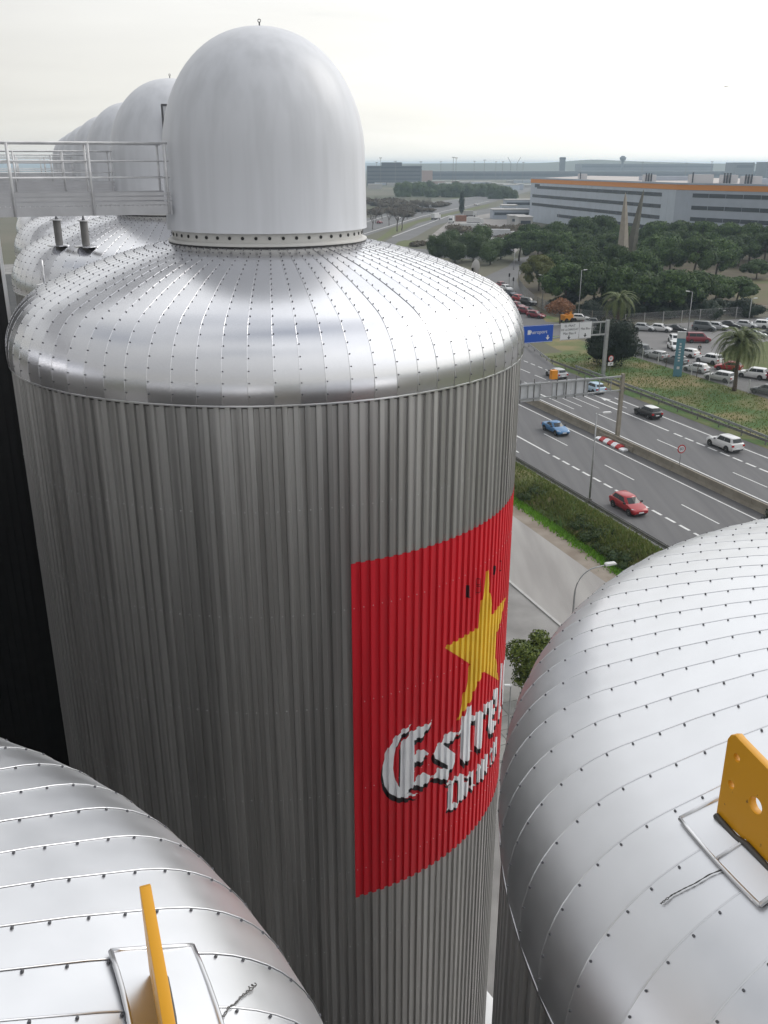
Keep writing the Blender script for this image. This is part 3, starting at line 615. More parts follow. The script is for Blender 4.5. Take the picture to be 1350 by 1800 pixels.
# the year over the star
dg = decal('digit_one', [A_(*p) for p in ((940,318),(962,306),(962,398),(974,404),(936,410),(946,398),(946,322))], 0.008, M['black_paint'], red)
decal('digit_seven', [A_(*p) for p in ((1148,165),(1170,152),(1170,180),(1162,225),(1150,252),(1144,250),(1158,195),(1150,185))], 0.008, M['black_paint'], red)
def ringd(name, pts, w=9):
    c = (sum(p[0] for p in pts) / len(pts), sum(p[1] for p in pts) / len(pts)); n = len(pts)
    for i in range(n):
        a, b = pts[i], pts[(i + 1) % n]; k = 0.80
        ia, ib = [(c[0] + (p[0] - c[0]) * k, c[1] + (p[1] - c[1]) * k) for p in (a, b)]
        decal(name, [A_(*a), A_(*b), A_(*ib), A_(*ia)], 0.0085, M['grey_line'], red)
ringd('digit_eight', [(1012,262),(1048,252),(1052,300),(1016,316)]); ringd('digit_eight', [(1012,325),(1052,308),(1048,360),(1012,384)])
ringd('digit_six', [(1200,120),(1214,112),(1214,190),(1200,205)])

# ------------------------------------------------------------------ lugs, flashings and wires on the near tanks
def on_cap(c, r, a, dn=0.0):
    p = cap_profile(0.12); z = cap_z(r); dz = (cap_z(r + .01) - cap_z(r - .01)) / .02
    n = Vector((-dz, 0, 1)).normalized(); rr = r + n.x * dn; return Vector((c.x + rr * math.cos(a), c.y + rr * math.sin(a), ZRF + z + n.z * dn))
def flashing(c, r0, r1, a0, a1, label):
    e = empty('flashing', on_cap(c, (r0 + r1) / 2, (a0 + a1) / 2), 0, label, 'flashing'); org = e.location.copy()
    nr_, na = 6, 6; v = []; 
    for i in range(nr_ + 1):
        for j in range(na + 1): v.append(on_cap(c, r0 + (r1 - r0) * i / nr_, a0 + (a1 - a0) * j / na, 0.028 + 0.004 * math.sin(i * 1.3 + j)) - org)
    w = na + 1
    MB().add(v, [(i * w + j, i * w + w + j, i * w + w + j + 1, i * w + j + 1) for i in range(nr_) for j in range(na)]).obj('cover_sheet', M['cap_near'], e, smooth=True)
    def bead(f, nm='edge_bead', rad=0.014): MB().tube([f(i / 8) - org for i in range(9)], rad, 8).obj(nm, M['trim'], e, smooth=True)
    bead(lambda t: on_cap(c, r0, a0 + (a1 - a0) * t, .026)); bead(lambda t: on_cap(c, r1, a0 + (a1 - a0) * t, .026))
    bead(lambda t: on_cap(c, r0 + (r1 - r0) * t, a0, .026)); bead(lambda t: on_cap(c, r0 + (r1 - r0) * t, a1, .026)); bead(lambda t: on_cap(c, r0 + (r1 - r0) * t, (a0 + a1) / 2, .03), 'edge_bead', .010)
    return e
def lug(c, r, a, label, L=0.95, H=0.60):
    e = empty('lifting_lug', on_cap(c, r, a, .02), a, label, 'lifting lug', 'yellow lifting lugs')
    # local y is tangential; plate with a raised far end, rounded corner and three holes
    bm = bmesh.new(); th = 0.022
    out = [(-.50 * L, -.08), (.50 * L, -.08), (.505 * L, H - .06), (.485 * L, H - .02), (.45 * L, H), (.41 * L, H - .01), (-.10 * L, H * .86), (-.38 * L, H * .62), (-.50 * L, H * .36)]
    holes = [(.41 * L, H - .13, .030), (.42 * L, H - .33, .030), (.20 * L, H * .46, .055)]
    f = bm.faces.new([bm.verts.new((0, y, z)) for y, z in out])
    me0 = bpy.data.meshes.new('plate'); bm.free()
    # plate as a filled curve with holes
    cu = bpy.data.curves.new('plate', 'CURVE'); cu.dimensions = '2D'; cu.fill_mode = 'BOTH'; cu.extrude = th; cu.bevel_depth = 0.004; cu.bevel_resolution = 1
    def spl(pts):
        s = cu.splines.new('POLY'); s.points.add(len(pts) - 1); s.use_cyclic_u = True
        for q, (x, y) in zip(s.points, pts): q.co = (x, y, 0, 1)
    spl(out)
    for hx, hz, hr in holes: spl([(hx + hr * math.cos(w), hz + hr * math.sin(w)) for w in np.linspace(0, 2 * PI, 21)[:-1]])
    to = bpy.data.objects.new('tmp', cu); COL.objects.link(to); dgp = bpy.context.evaluated_depsgraph_get(); me = bpy.data.meshes.new_from_object(to.evaluated_get(dgp)); bpy.data.objects.remove(to)
    me.name = 'plate'; me.materials.clear(); me.materials.append(M['yellow'])
    for v in me.vertices: y, z, x = v.co; v.co = (x, y, z)
    p = meshobj('plate', me, e); fixn(me); me.set_sharp_from_angle(angle=R_(30))
    MB().tube([(-.042, -.49 * L + .98 * L * i / 10, -.012 + .012 * math.sin(i * 2.1)) for i in range(11)], .020, 6).tube([(.042, -.49 * L + .98 * L * i / 10, -.012 + .01 * math.sin(i * 1.7)) for i in range(11)], .020, 6).obj('sealant', M['wire'], e, smooth=True)
    return e
def cap_hit(x, y, c):
    d = ray(x, y).normalized(); t = 1.0
    while t < 14:
        p = d * t; r = math.hypot(p.x - c.x, p.y - c.y)
        if r < RM - .02 and CAMZ + p.z < ZRF + cap_z(r): return r, math.atan2(p.y - c.y, p.x - c.x)
        t += 0.004
    return RM, 0.0
rL, aL = cap_hit(262, 1724, LC); rR, aR = cap_hit(1268, 1434, RC)
lug(LC, rL, aL - 0.475 / rL, 'yellow lifting lug seen edge-on on the pale left tank top')
lugR = lug(RC, rR - .02, aR + 0.475 / rR, 'yellow drilled lifting lug on the shiny right tank top'); lugR.rotation_euler.z += PI
r0, a0 = cap_hit(1197, 1444, RC); r1, a1 = cap_hit(1343, 1592, RC)
flashing(RC, r0 - .86, r0, a0, a1, 'raised sheet flashing round the right lifting lug')
q0, b0 = cap_hit(192, 1680, LC); q1, b1 = cap_hit(345, 1692, LC)
flashing(LC, q0, q1, b0 - .24, b0, 'raised sheet flashing round the left lifting lug')
def wire(c, px, label, tw=0.010):
    P0_ = [on_cap(c, *cap_hit(x, y, c), 0.012) for x, y in px]; e0 = P0_[0].copy(); mb = MB(); n = 48
    P = [Vector([float(np.interp(i / n * (len(px) - 1), range(len(px)), [p[j] for p in P0_])) for j in range(3)]) for i in range(n + 1)]
    for ph in (0, PI):
        mb.tube([p - e0 + Vector((math.cos(i * .7 + ph), math.sin(i * .7 + ph), .4 + .4 * math.sin(i * .5 + ph))) * tw * (0.5 + 0.8 * (i > n * .8)) for i, p in enumerate(P)], .0026, 5)
    o = mb.obj('twisted_wire', M['wire'], None, e0, smooth=True); return tag(o, label, 'wire')
wire(LC, [(372, 1793), (392, 1790), (400, 1775), (412, 1768), (422, 1755), (432, 1748), (440, 1740), (447, 1735)], 'loose twisted wire lying beside the left lifting lug')
wire(RC, [(1278, 1529), (1248, 1540), (1222, 1556), (1205, 1564), (1190, 1572), (1182, 1576), (1172, 1584), (1163, 1591)], 'loose twisted wire lying below the right lifting lug', .004)

# ------------------------------------------------------------------ walkways, columns, near-black block
WD = Vector((-math.cos(RZ), -math.sin(RZ), 0)); wang = math.atan2(WD.y, WD.x)
def walkway(c, label, L=10.5):
    st = c + WD * (DOME_R - .02); e = empty('walkway', (st.x, st.y, CAMZ - 0.92), wang, label, 'walkway', 'walkways from the gangway to the domes')
    hw_ = 0.52
    gr = MB()
    for q in range(int(L / .09)): gr.box(.09 * q, .09 * q + .02, -hw_ + .05, hw_ - .05, 0.12, 0.15)
    gr.obj('deck_grating', M['fascia'], e)
    for sg in (1, -1):
        y = sg * hw_
        MB().box(0.0, L, y - .03, y + .03, 0.0, 0.17).obj('channel_beam', M['fascia'], e)
        for q in range(3): MB().box(0.0, L, y - .012 + sg * .02, y + .012 + sg * .02, 0.185 + .085 * q, 0.185 + .085 * q + .062).obj('kick_rail', M['fascia'], e)
        for zz_, r in ((1.30, .022), (0.98, .013), (0.68, .013)): MB().tube([(0.0, y, zz_), (L, y, zz_)], r, 8).obj('top_rail' if zz_ > 1.2 else 'mid_rail', M['rail'], e, smooth=True)
        pm = MB().tube([(0, 0, 0.0), (0, 0, 1.29)], 0.024, 8).mesh('rail_post', M['rail'], True)
        for i in range(int(L / 1.42) + 1): meshobj('rail_post', pm, e, (0.06 + 1.42 * i, y + sg * .045, 0.0))
    return e
wl = ['near walkway with white railings running left from the nearest dome', 'walkway with railings behind the near one, leading to the second dome', 'third walkway back, leading to the third dome', 'fourth walkway back, leading to the fourth dome', 'farthest visible walkway, leading to the fifth dome']
for i in range(5): walkway(TK[i], wl[i])
def row_hit(x, y, c):
    d = ray(x, y).normalized(); t = 10.0
    while t < 70:
        p = d * t; r = math.hypot(p.x - c.x, p.y - c.y)
        if r < RM - .02 and CAMZ + p.z < ZR1 + cap_z(r): return Vector((p.x, p.y, 0))
        t += 0.01
    return c.copy()
def column(c, x, y, label):
    p = row_hit(x, y, c); r = math.hypot(p.x - c.x, p.y - c.y); z0 = ZR1 + cap_z(r); zt = CAMZ - .92
    e = empty('support_column', (p.x, p.y, z0), 0, label, 'column', 'walkway support columns')
    h = zt - z0; hc = h * .55
    MB().lathe([(.11, -.15), (.11, hc)], 20).obj('shaft', M['galv_dark'], e, smooth=True)
    MB().lathe([(0, hc + .03), (.17, hc + .03), (.17, hc), (.10, hc)], 20).obj('head_plate', M['rail'], e)
    MB().lathe([(.05, hc + .03), (.022, hc + .12), (.022, h)], 12).obj('jack_screw', M['rivet'], e, smooth=True)
    MB().lathe([(.34, 0.03), (.34, 0.06), (.10, 0.10)], 20).obj('foot_flashing', M['cap'], e)
for i in (1, 2):
    for sg, nm in ((-1, 'left'), (1, 'right')):
        column(TK[i], *(((105, 434), (152, 436)) if i == 1 else ((63, 345), (90, 347)))[0 if sg < 0 else 1], ('%s of the two columns under the walkway on the ' % nm) + ('second' if i == 1 else 'third') + ' tank top')
st_ = empty('black_block', (-9.25, 22.6, 0), RZ, 'black ribbed block at the left edge behind the middle tank', 'tower')  # ribbed near-black block with a steel corner strip
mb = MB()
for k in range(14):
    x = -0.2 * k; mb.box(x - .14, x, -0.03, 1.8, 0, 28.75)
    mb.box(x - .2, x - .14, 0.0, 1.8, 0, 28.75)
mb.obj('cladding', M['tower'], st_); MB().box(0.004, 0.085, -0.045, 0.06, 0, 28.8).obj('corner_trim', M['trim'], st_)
vp = empty('vent_pipe', (0, 0, 0), 0, 'thin upright vent pipe on the left shoulder of the middle tank', 'pipe')
p = T1 + Vector((math.cos(R_(183)), math.sin(R_(183)), 0)) * 4.8; vp.location = (p.x, p.y, ZR1 + cap_z(4.8) - .05)
MB().tube([(0, 0, -.1), (0.01, 0, .55)], .022, 8).obj('pipe', M['trim'], vp, smooth=True); MB().box(-.10, .10, -.25, .25, -.02, .06).obj('foot', M['trim'], vp)
# ------------------------------------------------------------------ trees and plants
ORD = lambda i: ('first second third fourth fifth sixth seventh eighth ninth tenth eleventh twelfth thirteenth fourteenth fifteenth sixteenth seventeenth eighteenth nineteenth twentieth twenty-first twenty-second twenty-third twenty-fourth twenty-fifth twenty-sixth twenty-seventh twenty-eighth').split()[i]
def leaf_mesh(name, clumps, n, size, m, seed=0, lower=0.35, core=0.78, aspect=1.0, jit=0.7):
    r_ = np.random.default_rng(seed); cl = np.array(clumps, float); w = (cl[:, 3] * cl[:, 4] + cl[:, 3] * cl[:, 5]); w /= w.sum()
    idx = r_.choice(len(cl), n, p=w); u = r_.normal(size=(n, 3)); u /= np.linalg.norm(u, axis=1)[:, None]
    fl = (u[:, 2] < 0) & (r_.random(n) > lower); u[fl, 2] *= -1
    pos = cl[idx, :3] + u * cl[idx, 3:6] * (0.80 + 0.30 * r_.random(n))[:, None]
    nr = u + r_.normal(size=(n, 3)) * jit * .6; nr /= np.linalg.norm(nr, axis=1)[:, None]
    a = np.cross(nr, r_.normal(size=(n, 3))); a /= np.linalg.norm(a, axis=1)[:, None]; b = np.cross(nr, a)
    s = size * (0.55 + 0.9 * r_.random(n))[:, None]; a = a * s * .5; b = b * s * .5 * aspect
    v = np.stack([pos - a, pos - b * .8, pos + a, pos + b], 1).reshape(-1, 3); f = np.arange(4 * n).reshape(n, 4)
    vs = v.tolist(); fs = f.tolist()
    if core:                                     # denser foliage inside each clump
        for c in cl:
            b0 = len(vs); k, q = 8, 5
            for i in range(q + 1):
                for j in range(k):
                    ph = PI * i / q; t = 2 * PI * j / k; rr = core * (0.9 + .2 * r_.random())
                    vs.append((c[0] + c[3] * rr * math.sin(ph) * math.cos(t), c[1] + c[4] * rr * math.sin(ph) * math.sin(t), c[2] + c[5] * rr * math.cos(ph)))
            for i in range(q):
                for j in range(k): fs.append([b0 + i * k + j, b0 + (i + 1) * k + j, b0 + (i + 1) * k + (j + 1) % k, b0 + i * k + (j + 1) % k])
    me = bpy.data.meshes.new(name); me.from_pydata(vs, [], fs); me.materials.append(m); return me
def limb_mesh(name, h, r, tips, m, lean=0.3, seed=0):
    rr = random.Random(seed); mb = MB(); top = Vector((rr.uniform(-lean, lean), rr.uniform(-lean, lean), h))
    pts = [Vector((0, 0, -.1)), Vector((top.x * .3, top.y * .2, h * .35)), Vector((top.x * .6, top.y * .7, h * .7)), top]
    mb.tube(pts, [r, r * .8, r * .65, r * .45], 8)
    for t in tips:
        t = Vector(t); s = pts[2].lerp(pts[3], rr.random()); mid = s.lerp(t, .5) + Vector((0, 0, (t.z - s.z) * .15 - .1)); mb.tube([s, mid, t], [r * .35, r * .25, r * .1], 6)
    return mb.mesh(name, m, True)
def pine_variant(seed, m):
    rr = random.Random(seed); cl = []
    for i in range(15):
        a = 2 * PI * i / 9 + rr.uniform(-.3, .3); d = (4.0 if i < 9 else 1.9) * rr.uniform(.8, 1.12)
        z = 8.0 - 0.16 * d * d * rr.uniform(.6, 1.0) + rr.uniform(-.25, .35); s = rr.uniform(1.35, 2.0)
        cl.append((d * math.cos(a), d * math.sin(a), z, s * 1.15, s * 1.15, s * .85))
    cl.append((0, 0, 8.5, 2.1, 2.1, 1.2))
    for i in range(11):
        a = rr.uniform(0, 2 * PI); d = rr.uniform(3.0, 4.9); s = rr.uniform(1.0, 1.6); cl.append((d * math.cos(a), d * math.sin(a), rr.uniform(3.2, 5.8), s, s, s * .85))
    return leaf_mesh('crown', cl, 7500, 0.40, m, seed, 0.4, 0.80), limb_mesh('trunk', 6.6, .30, [c[:3] for c in cl[:12]], M['bark'], .6, seed)
PV = [pine_variant(s, M['pine']) for s in (1, 2, 3)]; PO = pine_variant(4, M['pine_olive'])
def tree(name, cm, tm, loc, sc_, rz, label, cat, group=None):
    e = empty(name, loc, rz, label, cat, group); e.scale = (sc_[0], sc_[0], sc_[1]); meshobj('crown', cm, e); meshobj('trunk', tm, e); return e
PL = 'dark green umbrella pine in the grove between the car park fence and the grey warehouse'
PLIST = ((1000,218,5.6,10.0),(1052,214,5.8,10.6),(1098,212,5.2,10.0),(1140,208,5.8,9.2),(1190,208,5.8,9.6),(1230,214,5.2,8.8),(975,240,5.0,9.2),(1268,222,4.8,7.0),(1305,226,4.6,6.2),
        (1030,246,5.4,10.5),(1080,246,5.2,10.6),(1128,242,5.4,9.6),(1180,262,6.0,11.4),(1222,256,6.4,12.2),(1262,262,6.2,11.2),(1150,285,5.6,10.4),
        (912,312,6.0,9.8),(945,306,6.4,10.6),(985,300,6.0,10.4),(1020,302,5.6,10.0),(1060,305,5.8,9.6),(930,336,6.0,10.6),(975,338,6.2,11.2),(1018,342,6.6,12.6),(1056,346,6.4,12.8),(1090,338,5.4,10.2),
        (1150,330,6.2,11.8),(1190,326,6.4,12.2),(1232,322,6.4,12.2),(1275,318,6.4,12.0),(1318,316,6.6,12.0),(1358,312,6.4,11.8),(1172,300,6.0,10.4),(1300,296,6.0,10.0),(1345,292,6.2,10.4),(1335,262,4.2,5.6),(1400,300,6.4,11.0))
rows = ([p for p in PLIST if p[1] < 230], [p for p in PLIST if 230 <= p[1] < 290], [p for p in PLIST if p[1] >= 290])
for row, rn in zip(rows, ('front', 'middle', 'back')):
    for k, (x, Y, hw_, top) in enumerate(sorted(row)):
        v = PV[(k + len(rn)) % 3]; Y2 = Y - (12 if rn == 'front' else 0)
        tree('umbrella_pine', v[0], v[1], ((x - 675) * Y2 / 1655.0, Y2, -0.4), (hw_ / 5.4, top / 9.4), random.uniform(0, 6.28), 'dark umbrella pine, ' + ORD(k) + ' from the left in the ' + rn + ' row of the grove', 'pine tree', 'pines of the grove')
for x, Y in ((948, 236),): tree('umbrella_pine', PO[0], PO[1], ((x - 675) * Y / 1640, Y, 0), (0.85, 0.92), 0.4, 'olive-tinted umbrella pine at the left corner of the grove beside the curving fence', 'pine tree')
def round_variant(seed, m, n=5000, size=.34, H=7.5, W=4.2):
    rr = random.Random(seed); cl = []
    for i in range(16):
        a = rr.uniform(0, 2 * PI); d = W * .62 * math.sqrt(rr.random()); z = H * (.36 + .46 * rr.random()) ; s = W * rr.uniform(.36, .5); cl.append((d * math.cos(a), d * math.sin(a), z, s, s, s * .95))
    cl.append((0, 0, H * .45, W * .7, W * .7, H * .40))
    return leaf_mesh('crown', cl, n, size, m, seed, .55, .82), limb_mesh('trunk', H * .5, .22, [c[:3] for c in cl[:8]], M['bark'], .3, seed)
RV = [round_variant(s, M['mid_leaf']) for s in (11, 12)]; RD = round_variant(13, M['dark_leaf'], 9000, .30, 7.8, 4.5)
tree('round_tree', RD[0], RD[1], (G(1072, 642).x, G(1072, 642).y, -0.6), (1.0, 1.0), 0, 'dense dark round evergreen behind the blue sign gantry post', 'tree')
for i, (x, Y, s, hgt) in enumerate(((770, 312, 1.0, 1.12), (800, 304, 1.15, 1.05), (832, 312, 1.25, 1.2), (862, 300, 1.1, 1.1), (790, 330, 1.1, 1.15), (880, 318, 1.0, 1.0), (845, 335, 1.2, 1.3))):
    v = RV[i % 2]; tree('leafy_tree', v[0], v[1], ((x - 675) * Y / 1655, Y, 0), (s, hgt), i * 1.3, 'leafy green tree in the clump left of the pine grove, ' + ('first', 'third', 'fourth', 'sixth', 'second', 'last', 'fifth')[i] + ' from the left', 'tree', 'trees left of the grove')
bc = []
for k in range(90):
    s_ = random.uniform(-4, 60); o_ = random.uniform(-17.6, -15.4); q_ = RF(o_, s_); w_b = random.uniform(.5, 1.0); bc.append((q_.x, q_.y, bz(o_) * .75 + .1, w_b, w_b, w_b * .55))
tag(meshobj('bank_bushes', leaf_mesh('bank_bushes', bc, 9000, .16, leafmat('bank_leaves', (0.022, 0.048, 0.014), (0.06, 0.085, 0.024), .12), 36, .4, .7)), 'low dark green bushes matted over the foot of the grass bank', 'bushes', kind='stuff')
# low evergreen shrubs along the fence
SH = leaf_mesh('foliage', [(random.uniform(-1.6, 1.6), random.uniform(-1, 1), random.uniform(.6, 1.9), random.uniform(.9, 1.4), random.uniform(.9, 1.4), random.uniform(.8, 1.2)) for _ in range(9)], 1500, .30, M['dark_leaf'], 35, .5, .85)
for k, x in enumerate(range(985, 1345, 19)):
    Y = 197 + 5 * math.sin(k * 1.7) + (6 if x < 1010 else 0); e = empty('shrub', ((x - 675) * Y / 1630, Y, 0), k * 1.1, 'dark evergreen shrub, ' + ORD(k) + ' from the left under the pines behind the fence', 'shrub', 'shrubs behind the fence'); e.scale = (1.25, 1.25, 1.1 + .3 * math.sin(k * 2.3)); meshobj('foliage', SH, e)
# far green belt
for i in range(26):
    x = 706 + 7.6 * i + random.uniform(-3, 3); Y = random.uniform(930, 1080) if i < 22 else 900; v = RV[i % 2]
    tree('belt_tree', v[0], v[1], ((x - 675) * Y / 1695, Y, -4.5), (2.3, 1.9 + .5 * random.random()), i, ORD(i) + ' blue-green tree from the left in the far belt beyond the highway', 'tree', 'far tree belt')
# russet tree near the signs
RU = leaf_mesh('crown', [(0, 0, 3.4, 1.9, 1.9, 1.2), (1.2, .3, 3.0, 1.3, 1.3, .9), (-1.3, -.2, 3.1, 1.4, 1.4, .9), (.2, 1, 3.9, 1.2, 1.2, .8)], 1500, .30, M['rust_leaf'], 21, .6, 0)
tree('russet_tree', RU, limb_mesh('trunk', 2.6, .15, [(1.6, .3, 3.6), (-1.6, 0, 3.7), (.3, .9, 4.4), (.8, -1, 3.6)], M['bark'], .2, 21), (G(984, 572).x, G(984, 572).y, 0), (1.15, 1.1), 0, 'small tree with russet leaves behind the white road signs', 'tree')
# tree beside the tank
CV = leaf_mesh('crown', [(0, 0, 2.5, 1.25, 1.25, .95), (.8, .4, 3.0, .8, .8, .65), (-.8, .2, 3.1, .85, .85, .6), (.1, -.7, 2.0, .9, .9, .7), (.4, .9, 3.5, .6, .6, .5), (-.3, -.2, 1.5, .9, .9, .6), (.9, -.5, 2.3, .7, .7, .6)], 6500, .115, M['citrus'], 31, .6, .55, 1.5)
p = G(924, 1222); tree('leafy_tree', CV, limb_mesh('trunk', 1.7, .10, [(.8, .4, 3), (-.8, .2, 3.1), (.4, .9, 3.4)], M['bark'], .15, 31), (p.x + .3, p.y - .3, 0), (1.05, 1.0), 0, 'small glossy-leaved tree in the yard between the two tanks', 'tree')
# dark conifer behind the right tank
p = G(1365, 985); CO = leaf_mesh('crown', [(0, 0, 1.6, 2.6, 2.6, 1.6), (.6, .4, 3.0, 2.0, 2.0, 1.5), (0, 0, 4.2, 1.3, 1.3, 1.3), (-1.4, .3, 1.9, 1.5, 1.5, 1.4)], 5000, .20, M['dark_leaf'], 41, .6, .85)
tree('dark_conifer', CO, limb_mesh('trunk', 3, .15, [(0, 0, 4.5)], M['bark'], .1, 41), (p.x, p.y, 0), (1.0, 0.9), 0, 'dark bushy conifer top showing over the right tank', 'tree')
# bare trees and scrub far left
def bare_mesh(seed, H=7.0):
    rr = random.Random(seed); mb = MB()
    def br(p, d, l, r, lv):
        q = p + d * l; mb.tube([p, p.lerp(q, .5) + Vector((rr.uniform(-.05, .05) * l, rr.uniform(-.05, .05) * l, 0)), q], [r, r * .8, r * .6], 5 if lv < 2 else 3, cap=False)
        if lv < 4:
            for _ in range(3 if lv else 5):
                nd = (d + Vector((rr.uniform(-.7, .7), rr.uniform(-.7, .7), rr.uniform(-.1, .4)))).normalized(); br(q.lerp(p, rr.uniform(0, .3)), nd, l * rr.uniform(.55, .8), r * .55, lv + 1)
    br(Vector((0, 0, -.1)), Vector((.05, 0, 1)), H * .32, H * .022, 0); return mb.mesh('branches', M['bark_grey'])
BV = [bare_mesh(s) for s in (51, 52)]
for i, (x, Y, s) in enumerate(sorted(((660, 520, 1.3), (672, 560, 1.4), (684, 500, 1.2), (698, 455, 1.9), (706, 462, 1.5), (716, 560, 1.3), (728, 600, 1.4), (742, 620, 1.5), (752, 640, 1.4), (665, 640, 1.5), (690, 660, 1.4), (712, 690, 1.3), (655, 470, 1.2)))):
    e = empty('bare_tree', ((x - 675) * Y / 1680, Y, 0), i, 'leafless grey tree beside the far highway, ' + ORD(i) + ' from the left', 'tree', 'leafless trees by the far highway'); e.scale = (s * 1.3, s * 1.3, s * 1.25); meshobj('branches', BV[i % 2], e)
SM = leaf_mesh('scrub', [(random.uniform(-14, 14), random.uniform(-9, 9), random.uniform(.3, 1.3), random.uniform(1.6, 3), random.uniform(1.6, 3), random.uniform(.8, 1.6)) for _ in range(26)], 3500, .55, M['scrub'], 61, .3, .8)
for i, (x, Y, s) in enumerate(((862, 455, 1.3), (905, 440, 1.2), (888, 420, .9), (660, 600, 1.6), (700, 640, 1.4), (680, 760, 2.0), (770, 372, .7), (735, 720, 1.6))):
    o = meshobj('scrub', SM, None, ((x - 675) * Y / 1675, Y, 0), i); o.scale = (s, s, s); tag(o, 'low brown winter scrub beside the far road', 'scrub', 'brown scrub', 'stuff')
# palms
def frond_mesh(seed, L=3.4):
    rr = random.Random(seed); mb = MB(); n = 14; P = []
    for i in range(n + 1):
        t = i / n; P.append(Vector((L * (t * .86), 0, L * (.62 * t - .92 * t * t * t))))
    mb.tube(P, [.035 * (1 - .8 * i / n) for i in range(n + 1)], 4, cap=False)
    for i in range(1, n * 3):
        t = i / (n * 3); k = min(int(t * n), n - 1); p = P[k].lerp(P[k + 1], t * n - k); d = (P[k + 1] - P[k]).normalized(); l = .62 * math.sin(PI * min(1, t * .9 + .08)) ** .6
        for sg in (1, -1):
            q = p + d * l * .55 + Vector((0, sg * l * .8, -l * rr.uniform(.15, .5))); w = d * .045
            mb.add([p - w, p + w, q], [(0, 1, 2)])
    return mb.mesh('frond', M['palm_leaf'])
FR = [frond_mesh(s) for s in (71, 72)]; FR2 = [frond_mesh(s, 2.6) for s in (73,)]
def palm(loc, hz_, label, sc_=1.0, nf=46):
    e = empty('palm_tree', loc, 0, label, 'palm tree', 'date palms'); n = 9
    MB().tube([(0.06 * math.sin(i), 0, -.2 + (hz_ + .2) * i / n) for i in range(n + 1)], [.36, .30, .27, .26, .26, .26, .27, .30, .34, .25], 12).obj('trunk', M['bark'], e, smooth=True)
    for i in range(nf):
        t = i / nf; o = meshobj('frond', FR[i % 2], e, (0, 0, hz_ - .1)); el = R_(66 - 92 * t + random.uniform(-8, 8)); o.rotation_euler = (random.uniform(-.2, .2), -el + R_(28), i * 2.399 + random.uniform(-.15, .15)); o.scale = (sc_,) * 3
    return e
p = G(1290, 687); palm((p.x, p.y, 0), 6.9, 'date palm with a bare trunk on the grass beside the parked cars', 1.38)
p = G(1085, 577); palm((p.x, p.y, 0), 5.2, 'date palm behind the dark round tree in front of the fence', 1.3)
# saplings on the verge
for x, y, lb in ((1170, 646, 'leaning bare sapling left of the teal totem on the verge'), (1224, 664, 'bare sapling beside the white hatchback on the verge')):
    p = G(x, y); e = empty('sapling', p, 0, lb, 'tree'); MB().tube([(0, 0, 0), (.05, 0, 1.2), (.25, .1, 2.3)], [.06, .05, .03], 6).tube([(.05, 0, 1.3), (-.3, .1, 2.2)], [.03, .02], 5).obj('stem', M['bark'], e)
# vine on the tank wall edge (bare twig)
# ------------------------------------------------------------------ street furniture
def lamp_post(loc, h, rz, label, arm=1.2, curved=False, group='street lamps'):
    e = empty('street_lamp', loc, rz, label, 'street lamp', group)
    if curved:
        pts = [(0, 0, 0), (0, 0, h * .62)] + [(arm * (1 - math.cos(w)) * .75, 0, h * .62 + (h * .36) * math.sin(w)) for w in np.linspace(.2, PI / 2 * .92, 7)] + [(arm, 0, h)]
        MB().tube(pts, [.075, .065] + [.045] * 7 + [.04], 10).obj('pole', M['galv'], e, smooth=True)
    else:
        MB().tube([(0, 0, 0), (0, 0, h)], [.10, .055], 8).tube([(0, 0, h - .03), (arm * .55, 0, h + .05)], [.04, .035], 6).obj('pole', M['galv'], e, smooth=True)
    x0 = arm if curved else arm * .5
    MB().prism([(x0 - .05, h - .02), (x0 + .62, h + .06), (x0 + .72, h + .10), (x0 + .62, h + .17), (x0 + .05, h + .14), (x0 - .05, h + .08)], -.17, .17).obj('lamp_head', M['white_panel'], e)
    MB().box(-.16, .16, -.16, .16, 0, .25).obj('foot', M['galv_dark'], e)
    return e
p = G(1034.8, 896); lamp_post((p.x, p.y, 0.9), 8.3, 0.0, 'slender lamp post standing in the grass bank beside the near guardrail')
p = G(1004, 1118); lamp_post((p.x, p.y, 0), 5.15, 0.15, 'curved-arm street lamp over the service road, left of the right tank', 2.0, True)
for x, yb, yt, lb in ((1208, 592, 513, 'tall lamp post behind the teal totem in the car park'), (1315, 572, 525, 'lamp post at the back of the car park near the right edge'), (1016, 562, 475, 'lamp post before the pines above the white road signs'),
                      (953, 538, 484, 'lamp post beside the curving fence left of the pines'), (903, 474, 440, 'lamp post at the far bend of the access road'), (767, 452, 431, 'lamp post before the leafy trees over the tank shoulder'),
                      (1264, 562, 547, 'short lamp post by the back fence'), (980, 405, 372, 'far lamp post by the truck yard')):
    p = G(x, yb); lamp_post((p.x, p.y, 0), zat(x, yt, p.y), 3.0 if x in (1208, 953, 903) else 0.2, lb, 1.0)
def text(parent, s, size, loc, m, name='lettering', align='CENTER'):
    cu = bpy.data.curves.new(name, 'FONT'); cu.body = s; cu.size = size; cu.align_x = align; cu.align_y = 'CENTER'; cu.extrude = 0.002
    to = bpy.data.objects.new('tmp', cu); COL.objects.link(to); me = bpy.data.meshes.new_from_object(to.evaluated_get(bpy.context.evaluated_depsgraph_get())); bpy.data.objects.remove(to)
    me.materials.clear(); me.materials.append(m)
    for v in me.vertices: x, y, z = v.co; v.co = (x, -z, y)
    return meshobj(name, me, parent, loc)
def down_arrow(parent, x, z, s, m, y):
    o = MB().prism([(x, z - s * .5), (x + s * .45, z), (x + s * .14, z), (x + s * .14, z + s * .45), (x - s * .14, z + s * .45), (x - s * .14, z), (x - s * .45, z)], y - .003, y).obj('arrow_sign', m, parent); fixn(o.data)
